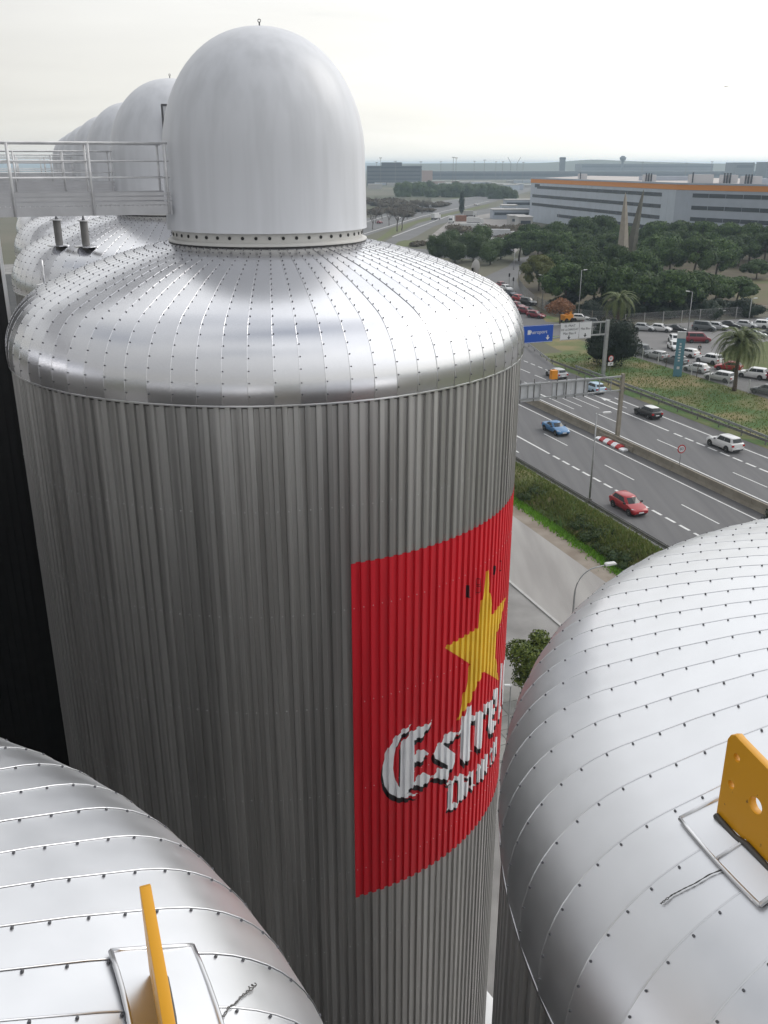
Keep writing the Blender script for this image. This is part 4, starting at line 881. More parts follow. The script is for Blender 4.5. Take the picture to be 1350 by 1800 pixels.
# gantry over the far carriageway with the signs facing us; local x runs to the right
pg = G(1060, 660); e = empty('sign_gantry', (pg.x, pg.y, 0), RZ, 'grey truss gantry over the far carriageway carrying the blue and white road signs', 'gantry')
zt = zat(1066, 563, pg.y) - .1; zb = zt - 2.05
MB().box(-.24, .24, -.2, .2, 0, zt + .15).obj('post', M['galv'], e); MB().box(-17.3, -16.9, -.2, .2, 0, zt + .15).obj('post', M['galv'], e)
MB().box(-17, -.1, -.1, .1, zt - .2, zt).obj('top_chord', M['galv'], e); MB().box(-17, -.1, -.1, .1, zb, zb + .2).obj('bottom_chord', M['galv'], e)
vm = MB().box(-.05, .05, -.06, .06, zb + .2, zt - .2).mesh('strut', M['galv'])
for k in range(12): meshobj('strut', vm, e, (-1.2 - 1.35 * k, 0, 0))
def panel(nm, x0, x1, z0, z1, m, lab):
    b = MB().box(x0, x1, -.30, -.24, z0, z1).obj(nm, m, e); tag(b, lab)
    MB().box(x0 + .04, x1 - .04, -.306, -.301, z0 + .04, z0 + .08).box(x0 + .04, x1 - .04, -.306, -.301, z1 - .08, z1 - .04).obj('border', M['white_paint'] if m is M['sign_blue'] else M['black_paint'], b); return b
kx = pg.y / 1610.0 * 1.075
bx = lambda px: -(1066 - px) * kx
s1 = panel('sign_panel', bx(905), bx(963), zb - .35, zt + .12, M['sign_blue'], 'blue airport sign')
text(s1, 'Aeroport', .74, (bx(937), -.31, zb + 1.15), M['sign_white']); MB().box(bx(921) - .32, bx(921) + .15, -.308, -.302, zb + .85, zb + 1.5).obj('airport_icon', M['sign_white'], s1); down_arrow(s1, bx(954), zb + .30, .75, M['sign_white'], -.303)
s2 = panel('sign_panel', bx(977), bx(1010.5), zb - .30, zt + .15, M['sign_white'], 'white town sign')
for i, t_ in enumerate(('EL PRAT', 'DE LLOBREGAT', 'Mas Blau II')): text(s2, t_, .50 if i != 1 else .42, ((bx(977) + bx(1010.5)) / 2, -.31, zb + 1.75 - .55 * i), M['black_paint'])
down_arrow(s2, bx(993), zb + .08, .62, M['black_paint'], -.303)
s3 = panel('sign_panel', bx(1012), bx(1034), zb - .25, zt + .18, M['sign_white'], 'white district sign')
text(s3, 'Mas Blau', .46, ((bx(1012) + bx(1034)) / 2, -.31, zb + 1.2), M['black_paint']); down_arrow(s3, bx(1023), zb + .25, .62, M['black_paint'], -.303)
# gantry over the near carriageway, seen from behind
pg2 = G(1084, 778); e2 = empty('sign_gantry', (pg2.x, pg2.y, 0), RZ, 'weathered gantry over the near carriageway seen from behind with grey sign backs', 'gantry'); e = e2
zt = zat(1094, 660, pg2.y); zb = zt - 1.75
MB().prism([(-.22, 0), (.22, 0), (.17, zt + .2), (-.17, zt + .2)], -.18, .18).obj('post', M['conc'], e2); MB().box(-17.6, -17.2, -.18, .18, 0, zt + .2).obj('post', M['conc'], e2)
MB().box(-17.4, -.1, -.09, .09, zt - .18, zt).obj('top_chord', M['galv'], e2); MB().box(-17.4, -.1, -.09, .09, zb, zb + .14).obj('bottom_chord', M['galv'], e2)
for k in range(11): meshobj('strut', MB().box(-.035, .035, -.05, .05, zb + .14, zt - .18).mesh('strut', M['galv']), e2, (-1.5 - 1.5 * k, 0, 0))
kx2 = pg2.y / 1585.0 * 1.10; bx2 = lambda px: -(1094 - px) * kx2
for a, b in ((898, 946), (966, 1000), (1000.6, 1032)):
    o = MB().box(bx2(a), bx2(b) - .02, .12, .17, zb - .25, zt + .05).obj('sign_back', M['sign_back'], e2)
    for q in range(2): MB().box(bx2(a) + (bx2(b) - bx2(a)) * (q + .5) / 2 - .035, bx2(a) + (bx2(b) - bx2(a)) * (q + .5) / 2 + .035, .03, .12, zb - .3, zt + .45).obj('bracket', M['galv_dark'], o)
MB().box(bx2(962), bx2(972), -.2, .35, zt + .3, zt + 1.25).obj('beacon_box', M['orange'], e2)
# speed limit signs
def round_sign(loc, h, r, rz, label, extra=False, post0=0):
    e = empty('speed_sign', loc, rz, label, 'road sign', 'speed limit signs')
    MB().tube([(0, 0, 0), (0, 0, h + r)], .035, 8).obj('post', M['galv'], e, smooth=True)
    def disc(nm, rad, y, m): o = MB().prism([(rad * math.cos(w), h + rad * math.sin(w)) for w in np.linspace(0, 2 * PI, 33)[:-1]], y - .012, y).obj(nm, m, e); fixn(o.data)
    disc('sign_disc', r, -.04, M['sign_red']); disc('sign_face', r * .74, -.054, M['sign_white'])
    text(e, '80', r * 1.0, (0, -.070, h), M['black_paint'], 'numerals')
    if extra: o = MB().box(-r, r, -.05, -.04, h - r - .62, h - r - .08).obj('plate', M['sign_white'], e); MB().prism([(-.05, h - r - .5), (.2, h - r - .3), (.1, h - r - .2), (-.15, h - r - .4)], -.056, -.051).obj('plate_mark', M['black_paint'], e)
pb = RF(1.75, 31.2); p = G(1189, 812); round_sign((pb.x, pb.y, .9), zat(1192, 789, pb.y) - .9, .46, RZ * .6, 'round red-rimmed 80 sign standing on the median barrier')
p = G(1071, 660); round_sign((p.x, p.y, 0), zat(1072, 630, p.y), .47, RZ, 'round red-rimmed sign with a white plate beside the gantry post', True)
# totem
p = G(1190, 662); e = empty('totem_sign', (p.x, p.y, 0), R_(-14), 'tall teal totem sign on the grass beside the parked cars', 'totem')
zt = zat(1198, 583, p.y)
MB().box(-.62, .62, -.16, .16, 0, zt - 1.0).obj('panel', M['teal'], e); MB().box(-.62, .62, -.17, .17, zt - .98, zt).obj('head_panel', M['sign_back'], e)
for i in range(7): MB().box(-.16 - .03 * (i % 3), .10 + .04 * (i % 2), -.166, -.161, zt - 1.9 - .42 * i, zt - 1.68 - .42 * i).obj('pale_mark', M['sign_white'], e)
MB().box(-.2, .2, -.165, -.161, zt - 5.6, zt - 5.2).obj('emblem', M['sign_white'], e)
# satellite dish on the far side of the tank shoulder: a tall sign-like white dish
Yd = 60.0; zc = zat(835, 470, Yd); xd = xat(835, 470, Yd)
e = empty('dish_antenna', (xd, Yd, 0), R_(-52), 'white round dish on a mast peeking over the tank shoulder', 'antenna')
o = MB().lathe([(0.0, 0.14), (.22, .10), (.40, .035), (.50, -.02), (.52, -.05), (.40, -.02), (.2, .03), (0, .06)], 32).obj('dish', M['far_pale'], e, (0, 0, zc), smooth=40); o.scale = (.72, .95, .9); o.rotation_euler = (R_(82), 0, 0); fixn(o.data)
MB().tube([(0, .12, 0), (0, .12, zc + .1)], .05, 8).obj('mast', M['galv'], e); MB().box(-.05, .05, -.26, -.18, zc - .22, zc - .02).obj('feed_horn', M['black'], e)
# traffic lights by the bend
for x, y, lb in ((894.5, 503, 'left traffic light at the bend of the access road'), (901.5, 511, 'right traffic light at the bend of the access road')):
    p = G(x, y); e = empty('traffic_light', p, 0, lb, 'traffic light', 'traffic lights'); MB().tube([(0, 0, 0), (0, 0, 2.6)], .06, 8).obj('post', M['galv_dark'], e); MB().box(-.18, .18, -.18, .18, 2.4, 3.3).obj('lamp_box', M['black'], e)
# fences
def fence(pts, h, step, label, pm_, wire=True):
    e = empty('fence', pts[0], 0, label, 'fence'); o0 = Vector(pts[0]); P = [Vector(p) - o0 for p in pts]; me = MB().box(-.06, .06, -.06, .06, 0, h).mesh('fence_post', pm_); run = []
    mb = MB()
    for a, b in zip(P[:-1], P[1:]):
        L = (b - a).length; n = max(1, int(L / step)); d = (b - a).normalized()
        for i in range(n): meshobj('fence_post', me, e, a + (b - a) * i / n)
        for z in (.1, h * .5, h - .08): mb.tube([a + Vector((0, 0, z)), b + Vector((0, 0, z))], .012, 4)
        k = int(L / .16)
        for i in range(k):
            q = a + d * (i * .16)
            for sg in (1, -1):
                r = q + d * (sg * .9); mb.tube([q + Vector((0, 0, .08)), r + Vector((0, 0, h - .1))], .007, 3, cap=False)
    mb.obj('wire_mesh', M['galv'], e); return e
fp = [RF(52, -49), RF(85, -49), RF(120, -49)]
fence([G(x, y) for x, y in ((911, 490), (912, 505), (922, 520), (938, 535), (965, 550), (1000, 560), (1040, 565), (1090, 565))], 2.2, 2.6, 'grey mesh fence with concrete posts curving along the access road before the pines', M['conc'])
fence([RF(50, -49.2), RF(68, -49.2), RF(100, -49.2)], 2.4, 4.2, 'mesh fence with pale posts along the back of the car park', M['far_pale'])
fence([RF(33.4, -24), RF(33.4, 30)], 1.9, 4.0, 'low mesh fence with thin white posts between the grass and the parked cars', M['white_panel'])
# pedestrian
def person(loc, rz, label):
    me = bpy.data.meshes.new('body'); V = [(0, 0, .95), (0, 0, 1.15), (0, 0, 1.40), (0, 0, 1.52), (0, .02, 1.66), (0, .01, 1.76), (.19, 0, 1.42), (.25, .05, 1.14), (.24, .16, .90), (-.19, 0, 1.42), (-.25, -.03, 1.14), (-.24, -.10, .90), (.09, 0, .90), (.10, .16, .50), (.10, .10, .08), (.10, .26, .04), (-.09, 0, .90), (-.10, -.10, .50), (-.10, -.30, .12), (-.10, -.18, .03)]
    E_ = [(0, 1), (1, 2), (2, 3), (3, 4), (4, 5), (2, 6), (6, 7), (7, 8), (2, 9), (9, 10), (10, 11), (0, 12), (12, 13), (13, 14), (14, 15), (0, 16), (16, 17), (17, 18), (18, 19)]
    me.from_pydata(V, E_, []); o = meshobj('person', me, None, loc, rz)
    sk = o.modifiers.new('skin', 'SKIN'); ss = o.modifiers.new('sub', 'SUBSURF'); ss.levels = ss.render_levels = 1
    rad = [.17, .16, .19, .065, .10, .09, .075, .055, .042, .075, .055, .042, .10, .075, .05, .045, .10, .075, .05, .045]
    for i, r in enumerate(rad): me.skin_vertices[0].data[i].radius = (r, r * (.75 if i < 3 else 1))
    me.skin_vertices[0].data[0].use_root = True
    m2 = bpy.data.meshes.new_from_object(o.evaluated_get(bpy.context.evaluated_depsgraph_get())); o.modifiers.clear(); o.data = m2; m2.name = 'body'
    for m_ in ('cloth_black', 'cloth_brown', 'skin', 'cloth_white', 'bark'): m2.materials.append(M[m_])
    for f in m2.polygons:
        c = f.center; f.material_index = 2 if c.z > 1.5 and c.z < 1.68 and c.y > -.02 else 4 if c.z >= 1.5 else (2 if abs(c.x) > .18 and c.z < .96 else 0 if c.z > .9 else 1 if c.z > .1 else 0); f.use_smooth = True
        if 1.05 < c.z < 1.45 and abs(c.x) < .05 and c.y > .05: f.material_index = 3
    return tag(o, label, 'person')
p = G(1228.5, 623); person((p.x, p.y, .012), R_(150), 'person in a dark jacket and brown trousers walking among the parked cars')
# ------------------------------------------------------------------ cars
def car_proto(kind):
    L, Wd, H = dict(hatch=(4.05, 1.74, 1.46), suv=(4.45, 1.84, 1.66), coupe=(4.15, 1.70, 1.32), wagon=(4.55, 1.78, 1.50), van=(4.4, 1.80, 1.83), sedan=(4.5, 1.78, 1.45))[kind]
    prof = dict(hatch=[(0, .58), (.03, .70), (.12, .80), (.26, .93), (.5, .96), (.8, 1.00), (.95, 1.00), (.985, .92), (1, .72)],
                suv=[(0, .66), (.03, .82), (.12, .96), (.26, 1.06), (.5, 1.08), (.8, 1.12), (.95, 1.12), (.985, 1.04), (1, .8)],
                coupe=[(0, .52), (.04, .64), (.14, .74), (.28, .86), (.5, .90), (.78, .93), (.93, .92), (.98, .84), (1, .66)],
                wagon=[(0, .58), (.03, .70), (.12, .80), (.25, .92), (.5, .95), (.8, .98), (.95, .98), (.985, .9), (1, .7)],
                van=[(0, .66), (.03, .82), (.10, .95), (.2, 1.08), (.5, 1.12), (.8, 1.12), (.95, 1.12), (.985, 1.05), (1, .8)],
                sedan=[(0, .58), (.03, .70), (.12, .79), (.27, .92), (.5, .95), (.78, .97), (.92, .97), (.98, .90), (1, .7)])[kind]
    wb, rf, rr, rb = dict(hatch=(.25, .44, .87, .975), suv=(.27, .42, .90, .98), coupe=(.28, .45, .68, .84), wagon=(.26, .42, .91, .98), van=(.14, .32, .94, .985), sedan=(.28, .44, .72, .86))[kind]
    X = lambda t: L / 2 - t * L
    def wid(t): return Wd / 2 * (1 - .16 * max(0, 1 - t / .10) ** 2 - .12 * max(0, (t - .92) / .08) ** 2)
    t_ = empty('car', (0, 0, 0)); mb = MB(); ring = []
    ts = sorted(set([p[0] for p in prof] + [.06, .18, .35, .65, .9]))
    for t in ts:
        zs = float(np.interp(t, [p[0] for p in prof], [p[1] for p in prof])); w = wid(t); z0 = .26 if 0 < t < 1 else .34
        half = [(0, z0), (w * .86, z0), (w * .97, z0 + .12), (w, (z0 + zs) / 2 + .02), (w * .985, zs - .10), (w * .93, zs - .02), (w * .78, zs + .012), (0, zs + .035)]
        pts = [(X(t), y, z) for y, z in half] + [(X(t), -y, z) for y, z in reversed(half[1:-1])]; ring.append(pts)
    n = len(ring[0]); v = [p for r in ring for p in r]; f = [(i * n + k, i * n + (k + 1) % n, (i + 1) * n + (k + 1) % n, (i + 1) * n + k) for i in range(len(ring) - 1) for k in range(n)]
    f += [tuple(range(n)), tuple(reversed(range((len(ring) - 1) * n, len(ring) * n)))]
    mb.add(v, f)
    zb = lambda t: float(np.interp(t, [p[0] for p in prof], [p[1] for p in prof])) - .03
    wb2, wt = Wd / 2 * .90, Wd / 2 * .70
    # greenhouse: rings low -> roof
    lo = [(X(wb), 0), (X(wb + .03), wb2 * .80), (X(wb + .12), wb2), (X((rf + rr) / 2), wb2), (X(rb - .08), wb2 * .97), (X(rb - .01), wb2 * .80), (X(rb), 0)]
    hi = [(X(rf), 0), (X(rf + .01), wt * .84), (X(rf + .06), wt), (X((rf + rr) / 2), wt), (X(rr - .05), wt * .98), (X(rr - .005), wt * .84), (X(rr), 0)]
    def zl(x): return zb((L / 2 - x) / L)
    lov = [(x, y, zl(x)) for x, y in lo] + [(x, -y, zl(x)) for x, y in reversed(lo[1:-1])]
    hiv = [(x, y, H - .045 - (.0 if 0 < i < 6 else 0)) for i, (x, y) in enumerate(hi)] + [(x, -y, H - .045) for x, y in reversed(hi[1:-1])]
    k = len(lov); cx_ = X((rf + rr) / 2); top = [(cx_ + (x - cx_) * .86, y * .82, H) for x, y, z in hiv]
    mb.add(lov + hiv + top, [(i, (i + 1) % k, k + (i + 1) % k, k + i) for i in range(k)] + [(k + i, k + (i + 1) % k, 2 * k + (i + 1) % k, 2 * k + i) for i in range(k)] + [tuple(range(2 * k, 3 * k))])
    me = fixn(mb.mesh('body', CP['white'], None)); me.polygons.foreach_set('use_smooth', [True] * len(me.polygons)); me.set_sharp_from_angle(angle=R_(38)); meshobj('body', me, t_)
    # glass a few millimetres proud
    def lerp3(a, b, t): return Vector(a).lerp(Vector(b), t)
    def pane(nm, q, out):
        c = sum((Vector(p) for p in q), Vector()) / len(q); q2 = [c + (Vector(p) - c) * .97 + Vector(out) * .012 for p in q]; o = MB().add(q2, [tuple(range(len(q2)))]).obj(nm, M['glass'], t_); 
        if o.data.polygons[0].normal.dot(Vector(out)) < 0: o.data.flip_normals()
    A, B = .08, .90
    fl = lambda i, t: lerp3(lov[i], hiv[i], t)
    pane('windscreen', [fl(1, A), fl(0, A), fl(k - 1, A), fl(k - 1, B), fl(0, B), fl(1, B)], (.75, 0, .66))
    pane('rear_window', [fl(5, .22), fl(6, .22), fl(k - 5, .22), fl(k - 5, B), fl(6, B), fl(5, B)], (-.8, 0, .6))
    for sg in (0, 1):
        ix = lambda i: i if sg == 0 else (k - i) % k
        oy = (0, .94, .34) if sg == 0 else (0, -.94, .34)
        pane('side_window', [fl(ix(2), A), fl(ix(3), A), fl(ix(3), B), fl(ix(2), B)], oy)
        pane('side_window', [fl(ix(3), A), fl(ix(4), A + .04), fl(ix(4), B), fl(ix(3), B)], oy)
    # wheels
    r = .315 if kind != 'suv' else .35
    tm = MB().lathe([(r * .62, -.10), (r * .93, -.11), (r, -.08), (r, .08), (r * .93, .11), (r * .62, .10)], 20).mesh('tyre', M['tyre'], 40)
    rm = MB().lathe([(r * .66, .085), (r * .60, .10), (r * .52, .075), (r * .2, .07), (r * .16, .10), (0.001, .10)], 20).mesh('rim', M['rim'], 40)
    am = MB().lathe([(r * 1.17, 0.0), (r * 1.17, .016), (0.001, .016)], 24).mesh('wheel_arch', M['tyre'])
    for t in (.185, .80):
        for sg in (1, -1):
            w = meshobj('wheel', tm, t_, (X(t), sg * (Wd / 2 - .085), r)); w.rotation_euler = (-PI / 2 * sg, 0, 0); ri = meshobj('rim', rm, w)
            a = meshobj('wheel_arch', am, t_, (X(t), sg * (Wd / 2 - .008), r + .02)); a.rotation_euler = (-PI / 2 * sg, 0, 0)
    for sg in (1, -1):
        w = Wd / 2
        MB().add([(X(.012), sg * w * .55, prof[1][1] - .10), (X(.035), sg * w * .86, prof[1][1] - .08), (X(.10), sg * w * .965, prof[2][1] - .06), (X(.10), sg * w * .93, prof[2][1] + .0), (X(.03), sg * w * .60, prof[1][1] + .02)], [(0, 1, 2, 3, 4)]).obj('headlight', M['lamp_glass'], t_)
        z = prof[-2][1]
        MB().box(X(1.0) - .006, X(.93), min(sg * w * .62, sg * w * .93), max(sg * w * .62, sg * w * .93), z - .28, z - .06).obj('tail_light', M['tail'], t_)
        MB().box(X(wb + .09) - .10, X(wb + .09) + .06, min(sg * w * .97, sg * (w + .16)), max(sg * w * .97, sg * (w + .16)), zl(X(wb + .1)) + .02, zl(X(wb + .1)) + .16).obj('door_mirror', M['black'], t_)
    MB().box(X(0) - .02, X(0) + .012, -.26, .26, .40, .51).obj('number_plate', M['white_paint'], t_); MB().box(X(1) - .012, X(1) + .02, -.26, .26, .52, .63).obj('number_plate', M['white_paint'], t_)
    MB().box(X(.0) - .06, X(0) + .006, -Wd * .33, Wd * .33, .27, .38).obj('grille', M['black'], t_); MB().box(X(1) - .008, X(1) + .06, -Wd * .38, Wd * .38, .30, .44).obj('bumper', M['black'], t_)
    return t_
PROTO = {k: car_proto(k) for k in ('hatch', 'suv', 'coupe', 'wagon', 'van', 'sedan')}
BODY = {}
def car(kind, col, pos, az, label, group, z=0.016, roof=None):
    t = copy_tree(PROTO[kind]); t.location = (pos[0], pos[1], z); t.rotation_euler = (0, 0, PI / 2 - R_(az)); tag(t, label, 'car', group)
    for ch in t.children:
        if ch.name.split('.')[0] == 'body':
            key = (kind, col)
            if key not in BODY: BODY[key] = ch.data.copy(); BODY[key].materials[0] = CP[col]
            ch.data = BODY[key]
            if roof:
                me = ch.data.copy(); me.materials.append(CP[roof]); zmax = max(v.co.z for v in me.vertices)
                for f in me.polygons:
                    if f.center.z > zmax - .06: f.material_index = 1
                ch.data = me
    return t
RT_, RA = 159.6, -20.4
car('hatch', 'red', RF(-9.5, 38.6), RT_, 'red hatchback driving towards us on the near carriageway', 'cars on the highway')
car('coupe', 'blue', RF(-2.3, 13.2), RT_, 'blue coupe driving towards us on the near carriageway', 'cars on the highway')
car('hatch', 'black', RF(12.5, 10.8), RA, 'black hatchback with a white roof on the far carriageway', 'cars on the highway', roof='white')
car('suv', 'white', RF(12.2, 25.6), RA, 'white off-road car with black sills on the far carriageway', 'cars on the highway')
car('hatch', 'silver', RF(13.3, -13.2), RA, 'silver hatchback half hidden behind the grey sign backs', 'cars on the highway')
car('hatch', 'pale_blue', RF(13.4, -3.2), RA, 'pale blue car peeking out right of the grey sign backs', 'cars on the highway')
Z = lambda a, b: G(1110 + a / 5.625, 540 + b / 5.625)
PK = [('hatch', 'silver', (125, 232), 118, 'silver hatchback at the left end of the row along the back fence'), ('hatch', 'white', (292, 240), 122, 'white hatchback, second from the left along the back fence'),
      ('coupe', 'black', (440, 240), 120, 'low black car, third from the left along the back fence'), ('van', 'grey', (715, 230), 118, 'dark grey people carrier right of the tall lamp post by the back fence'),
      ('hatch', 'silver', (852, 222), 122, 'silver car right of the dark people carrier by the back fence'), ('sedan', 'black', (968, 205), 124, 'black saloon behind the palm crown by the back fence'),
      ('hatch', 'silver', (1135, 205), 120, 'silver car just behind the palm crown by the back fence'), ('suv', 'white', (1245, 205), -58, 'white off-road car at the back fence, right of the palm'), ('suv', 'pale_blue', (1340, 195), -60, 'pale blue off-road car at the right edge of the back row'),
      ('van', 'maroon', (652, 348), 92, 'dark maroon people carrier parked side-on behind the totem'), ('hatch', 'white', (428, 352), 182, 'white car facing us left of the totem, upper of two'), ('hatch', 'white', (425, 420), 180, 'white car facing us left of the totem, lower of two'),
      ('sedan', 'sage', (1212, 300), 110, 'grey-green saloon behind the palm, alone in the aisle'), ('hatch', 'navy', (1365, 285), -60, 'dark blue car cut by the right edge of the picture'),
      ('van', 'grey', (105, 470), 160, 'grey van at the left end of the parked cars beside the dark tree'), ('hatch', 'silver', (245, 512), -30, 'silver hatchback beside the near fence, left of the totem'), ('hatch', 'grey', (432, 560), -30, 'grey hatchback half hidden by the totem beside the near fence'),
      ('hatch', 'white', (548, 488), -36, 'white hatchback just right of the totem head'), ('suv', 'white', (765, 555), -34, 'white off-road car in front of the walking person'), ('hatch', 'red', (955, 625), -56, 'red hatchback behind the palm trunk'),
      ('suv', 'white', (1195, 700), -50, 'white off-road car right of the palm trunk'), ('hatch', 'white', (635, 640), -38, 'white hatchback behind the bare sapling'), ('wagon', 'white', (868, 725), -40, 'white estate car left of the palm trunk by the near fence'),
      ('hatch', 'grey', (1325, 860), -42, 'dark grey car at the lower right end of the car park'), ('hatch', 'maroon', (1372, 722), -42, 'dark red car cut by the picture edge right of the white off-road car')]
for k, c, p, az, lb in PK: car(k, c, Z(*p), az, lb, 'cars in the car park', 0.014)
ZL = lambda a, b: G(860 + a / 6.75, 440 + b / 6.75)
AK = [('hatch', 'maroon', (150, 440), 158, 'dark red car at the far end of the queue on the access road'), ('hatch', 'white', (205, 478), 158, 'white car, second in the queue on the access road'), ('hatch', 'navy', (255, 540), 155, 'dark blue car, third in the queue on the access road'),
      ('hatch', 'red', (358, 602), 150, 'red car, fourth in the queue on the access road'), ('suv', 'black', (460, 648), 145, 'black off-road car at the near end of the outer queue'), ('hatch', 'maroon', (335, 690), 150, 'dark red car showing just over the tank shoulder'),
      ('hatch', 'maroon', (440, 755), 140, 'dark red car in the middle of the inner queue'), ('hatch', 'maroon', (555, 800), 135, 'dark red car at the near end of the inner queue'), ('hatch', 'white', (1085, 840), 100, 'white car parked above the white road signs'), ('sedan', 'grey', (1250, 890), 100, 'grey saloon seen through the gantry truss')]
for k, c, p, az, lb in AK: car(k, c, ZL(*p), az, lb, 'cars on the access road', 0.014)
for i, (x, y, c, az) in enumerate(((667.5, 393, 'maroon', 20), (700, 385, 'white', 25), (740, 368, 'white', 30), (756, 364, 'white', 32), (838, 361, 'white', 50), (722, 378, 'grey', 28), (790, 359, 'grey', 40))):
    lbs = ['far dark car beside the dome on the far highway', 'far white car beside the bare tree on the far highway', 'far white car on the upper lane of the far highway', 'far white car just ahead of another on the far highway', 'far white car before the green belt on the far highway', 'far grey car behind the bare trees', 'far grey car in the bend of the far highway']
    car('hatch', c, G(x, y), az, lbs[i], 'cars on the far highway', 0.014).scale = (1.15,) * 3
p = G(848, 1850); car('van', 'white', (p.x + .2, p.y - .2), 150, 'white vehicle at the bottom of the gap between the tanks', 'cars in the yard')
for o in PROTO.values():
    for ch in list(o.children):
        for g_ in list(ch.children): bpy.data.objects.remove(g_)
        bpy.data.objects.remove(ch)
    bpy.data.objects.remove(o)
p = G(996, 566); e = empty('orange_digger', (p.x, p.y, 0), .6, 'small orange machine behind the white road signs', 'machine')
MB().box(-1.3, 1.1, -.7, .7, .5, 1.5).obj('body', M['orange'], e); MB().box(-.2, .8, -.6, .6, 1.5, 2.3).obj('cab', M['orange'], e)
for x in (-.8, .8):
    for y in (-.75, .75): o = MB().lathe([(.001, -.12), (.45, -.12), (.45, .12), (.001, .12)], 16).obj('wheel', M['tyre'], e, (x, y, .45)); o.rotation_euler = (PI / 2, 0, 0)
# ------------------------------------------------------------------ trucks and sheds in the yard
def truck(x, y, L, az, label, box='white_panel', cab='white_panel', H=3.6):
    p = G(x, y); e = empty('truck', (p.x, p.y, 0.012), PI / 2 - R_(az), label, 'truck', 'trucks in the gravel yard')
    MB().box(-L / 2, L / 2 - 2.3, -1.25, 1.25, 1.0, H).obj('cargo_box', M[box], e); MB().prism([(L / 2 - 2.1, .5), (L / 2, .5), (L / 2, 1.7), (L / 2 - .3, 2.7), (L / 2 - 2.1, 2.8)], -1.2, 1.2).obj('cab', M[cab], e)
    o = MB().add([(L / 2 + .01, -1.05, 1.75), (L / 2 + .01, 1.05, 1.75), (L / 2 - .26, 1.0, 2.6), (L / 2 - .26, -1.0, 2.6)], [(0, 1, 2, 3)]).obj('windscreen', M['glass'], e); MB().box(-L / 2, L / 2 - 2, -.5, .5, .55, 1.0).obj('chassis', M['black'], e)
    wm = MB().lathe([(.001, -.15), (.5, -.15), (.5, .15), (.001, .15)], 14).mesh('wheel', M['tyre'])
    for wx in (-L / 2 + 1, -L / 2 + 2.2, L / 2 - 1.2):
        for wy in (-1.05, 1.05): o = meshobj('wheel', wm, e, (wx, wy, .5)); o.rotation_euler = (PI / 2, 0, 0)
truck(832, 406, 13, 88, 'long white lorry parked across the gravel yard'); truck(879, 418, 13, 96, 'grey lorry parked right of the long white one', 'sign_back'); truck(877, 436, 9, 92, 'white box lorry partly hidden by the leafy trees')
truck(793, 392, 7, 190, 'white lorry facing us at the left of the yard'); truck(766, 386, 8, 30, 'white lorry on the slip road'); truck(835, 394, 9, 90, 'white lorry behind the long one'); truck(826, 381, 8, 95, 'pale lorry with a yellow load at the back of the yard', 'far_pale')
p = G(810, 389); c_ = empty('container', (p.x, p.y, .012), .1, 'rust-coloured container in the gravel yard', 'container'); MB().box(-3, 3, -1.2, 1.2, 0, 3.2).obj('shell', M['container'], c_)
rb = MB()
for k in range(20): rb.box(-2.9 + .3 * k, -2.78 + .3 * k, -1.24, -1.2, .15, 3.05)
rb.obj('ribs', M['container'], c_)
def block(name, x0, x1, ybase_Y, ztop, depth, m, label, cat, group=None, bands=0, bandm='band', z0=0.0, rz=0.0, parts=True):
    Y = ybase_Y; X0, X1 = (x0 - 675) * Y / 1700, (x1 - 675) * Y / 1700; w = X1 - X0
    e = empty(name, ((X0 + X1) / 2, Y, z0), rz, label, cat, group); MB().box(-w / 2, w / 2, 0, depth, 0, ztop).obj('wall', M[m], e); MB().box(-w / 2 - .3, w / 2 + .3, -.3, depth + .3, ztop, ztop + .5).obj('roof', M['far_pale'] if m != 'far_blue' else M['far_blue'], e)
    for k in range(bands): MB().box(-w / 2 + 1.0, w / 2 - 1.0, -.12, .05, ztop * (k + .45) / bands, ztop * (k + .75) / bands).obj('window_band', M[bandm], e)
    return e
for i, (x0, x1, Y, h, m) in enumerate(((868, 935, 560, 5, 'whouse2'), (900, 930, 500, 4.5, 'far_pale'), (885, 912, 620, 5, 'whouse'), (890, 940, 690, 6, 'whouse2'), (915, 940, 470, 5.5, 'far_pale'))):
    block('shed', x0, x1, Y, h, 14, m, ['long grey shed behind the truck yard', 'pale low shed beside the warehouse', 'grey shed behind the long one', 'dark shed beyond the truck yard near the warehouse', 'cream shed at the foot of the warehouse'][i], 'shed', 'sheds', 1)
# ------------------------------------------------------------------ warehouse
A0, A1, A2 = Vector((82.0, 540, 0)), Vector((117.5, 388, 0)), Vector((196, 280, 0)); WH = 22.9
w_ = empty('warehouse', A1, 0, 'large grey warehouse with an orange stripe under the roof edge', 'warehouse')
def face(a, b, m, n_out, spans):
    d = (b - a); L = d.length; rz = math.atan2(d.y, d.x); f = MB().box(0, L, 0, 1.0, 0, WH).obj('wall', M[m], w_, a - A1, rz)
    MB().box(0.0, L, -.12, .0, 20.5, 22.5).obj('orange_stripe', M['stripe'], f); MB().box(-.1, L + .1, -.25, 1.1, 22.5, WH + .3).obj('parapet', M['whouse2'], f)
    np_ = int(L / 6)
    for k in range(1, np_): MB().box(k * L / np_ - .05, k * L / np_ + .05, -.04, .0, 0, 20.4).obj('panel_joint', M['whouse2'], f)
    for z, (s0, s1) in spans:
        n = max(1, int((s1 - s0) * L / 7.5)); 
        for k in range(n): MB().box(L * s0 + (s1 - s0) * L * k / n + .12, L * s0 + (s1 - s0) * L * (k + 1) / n - .12, -.10, .02, z, z + 1.5).obj('window', M['band'], f)
    return f, L
f1, L1 = face(A0, A1, 'whouse', 0, [(17.6, (.06, .93)), (13.0, (.02, .93)), (8.6, (.02, .93)), (4.2, (.25, .93))])
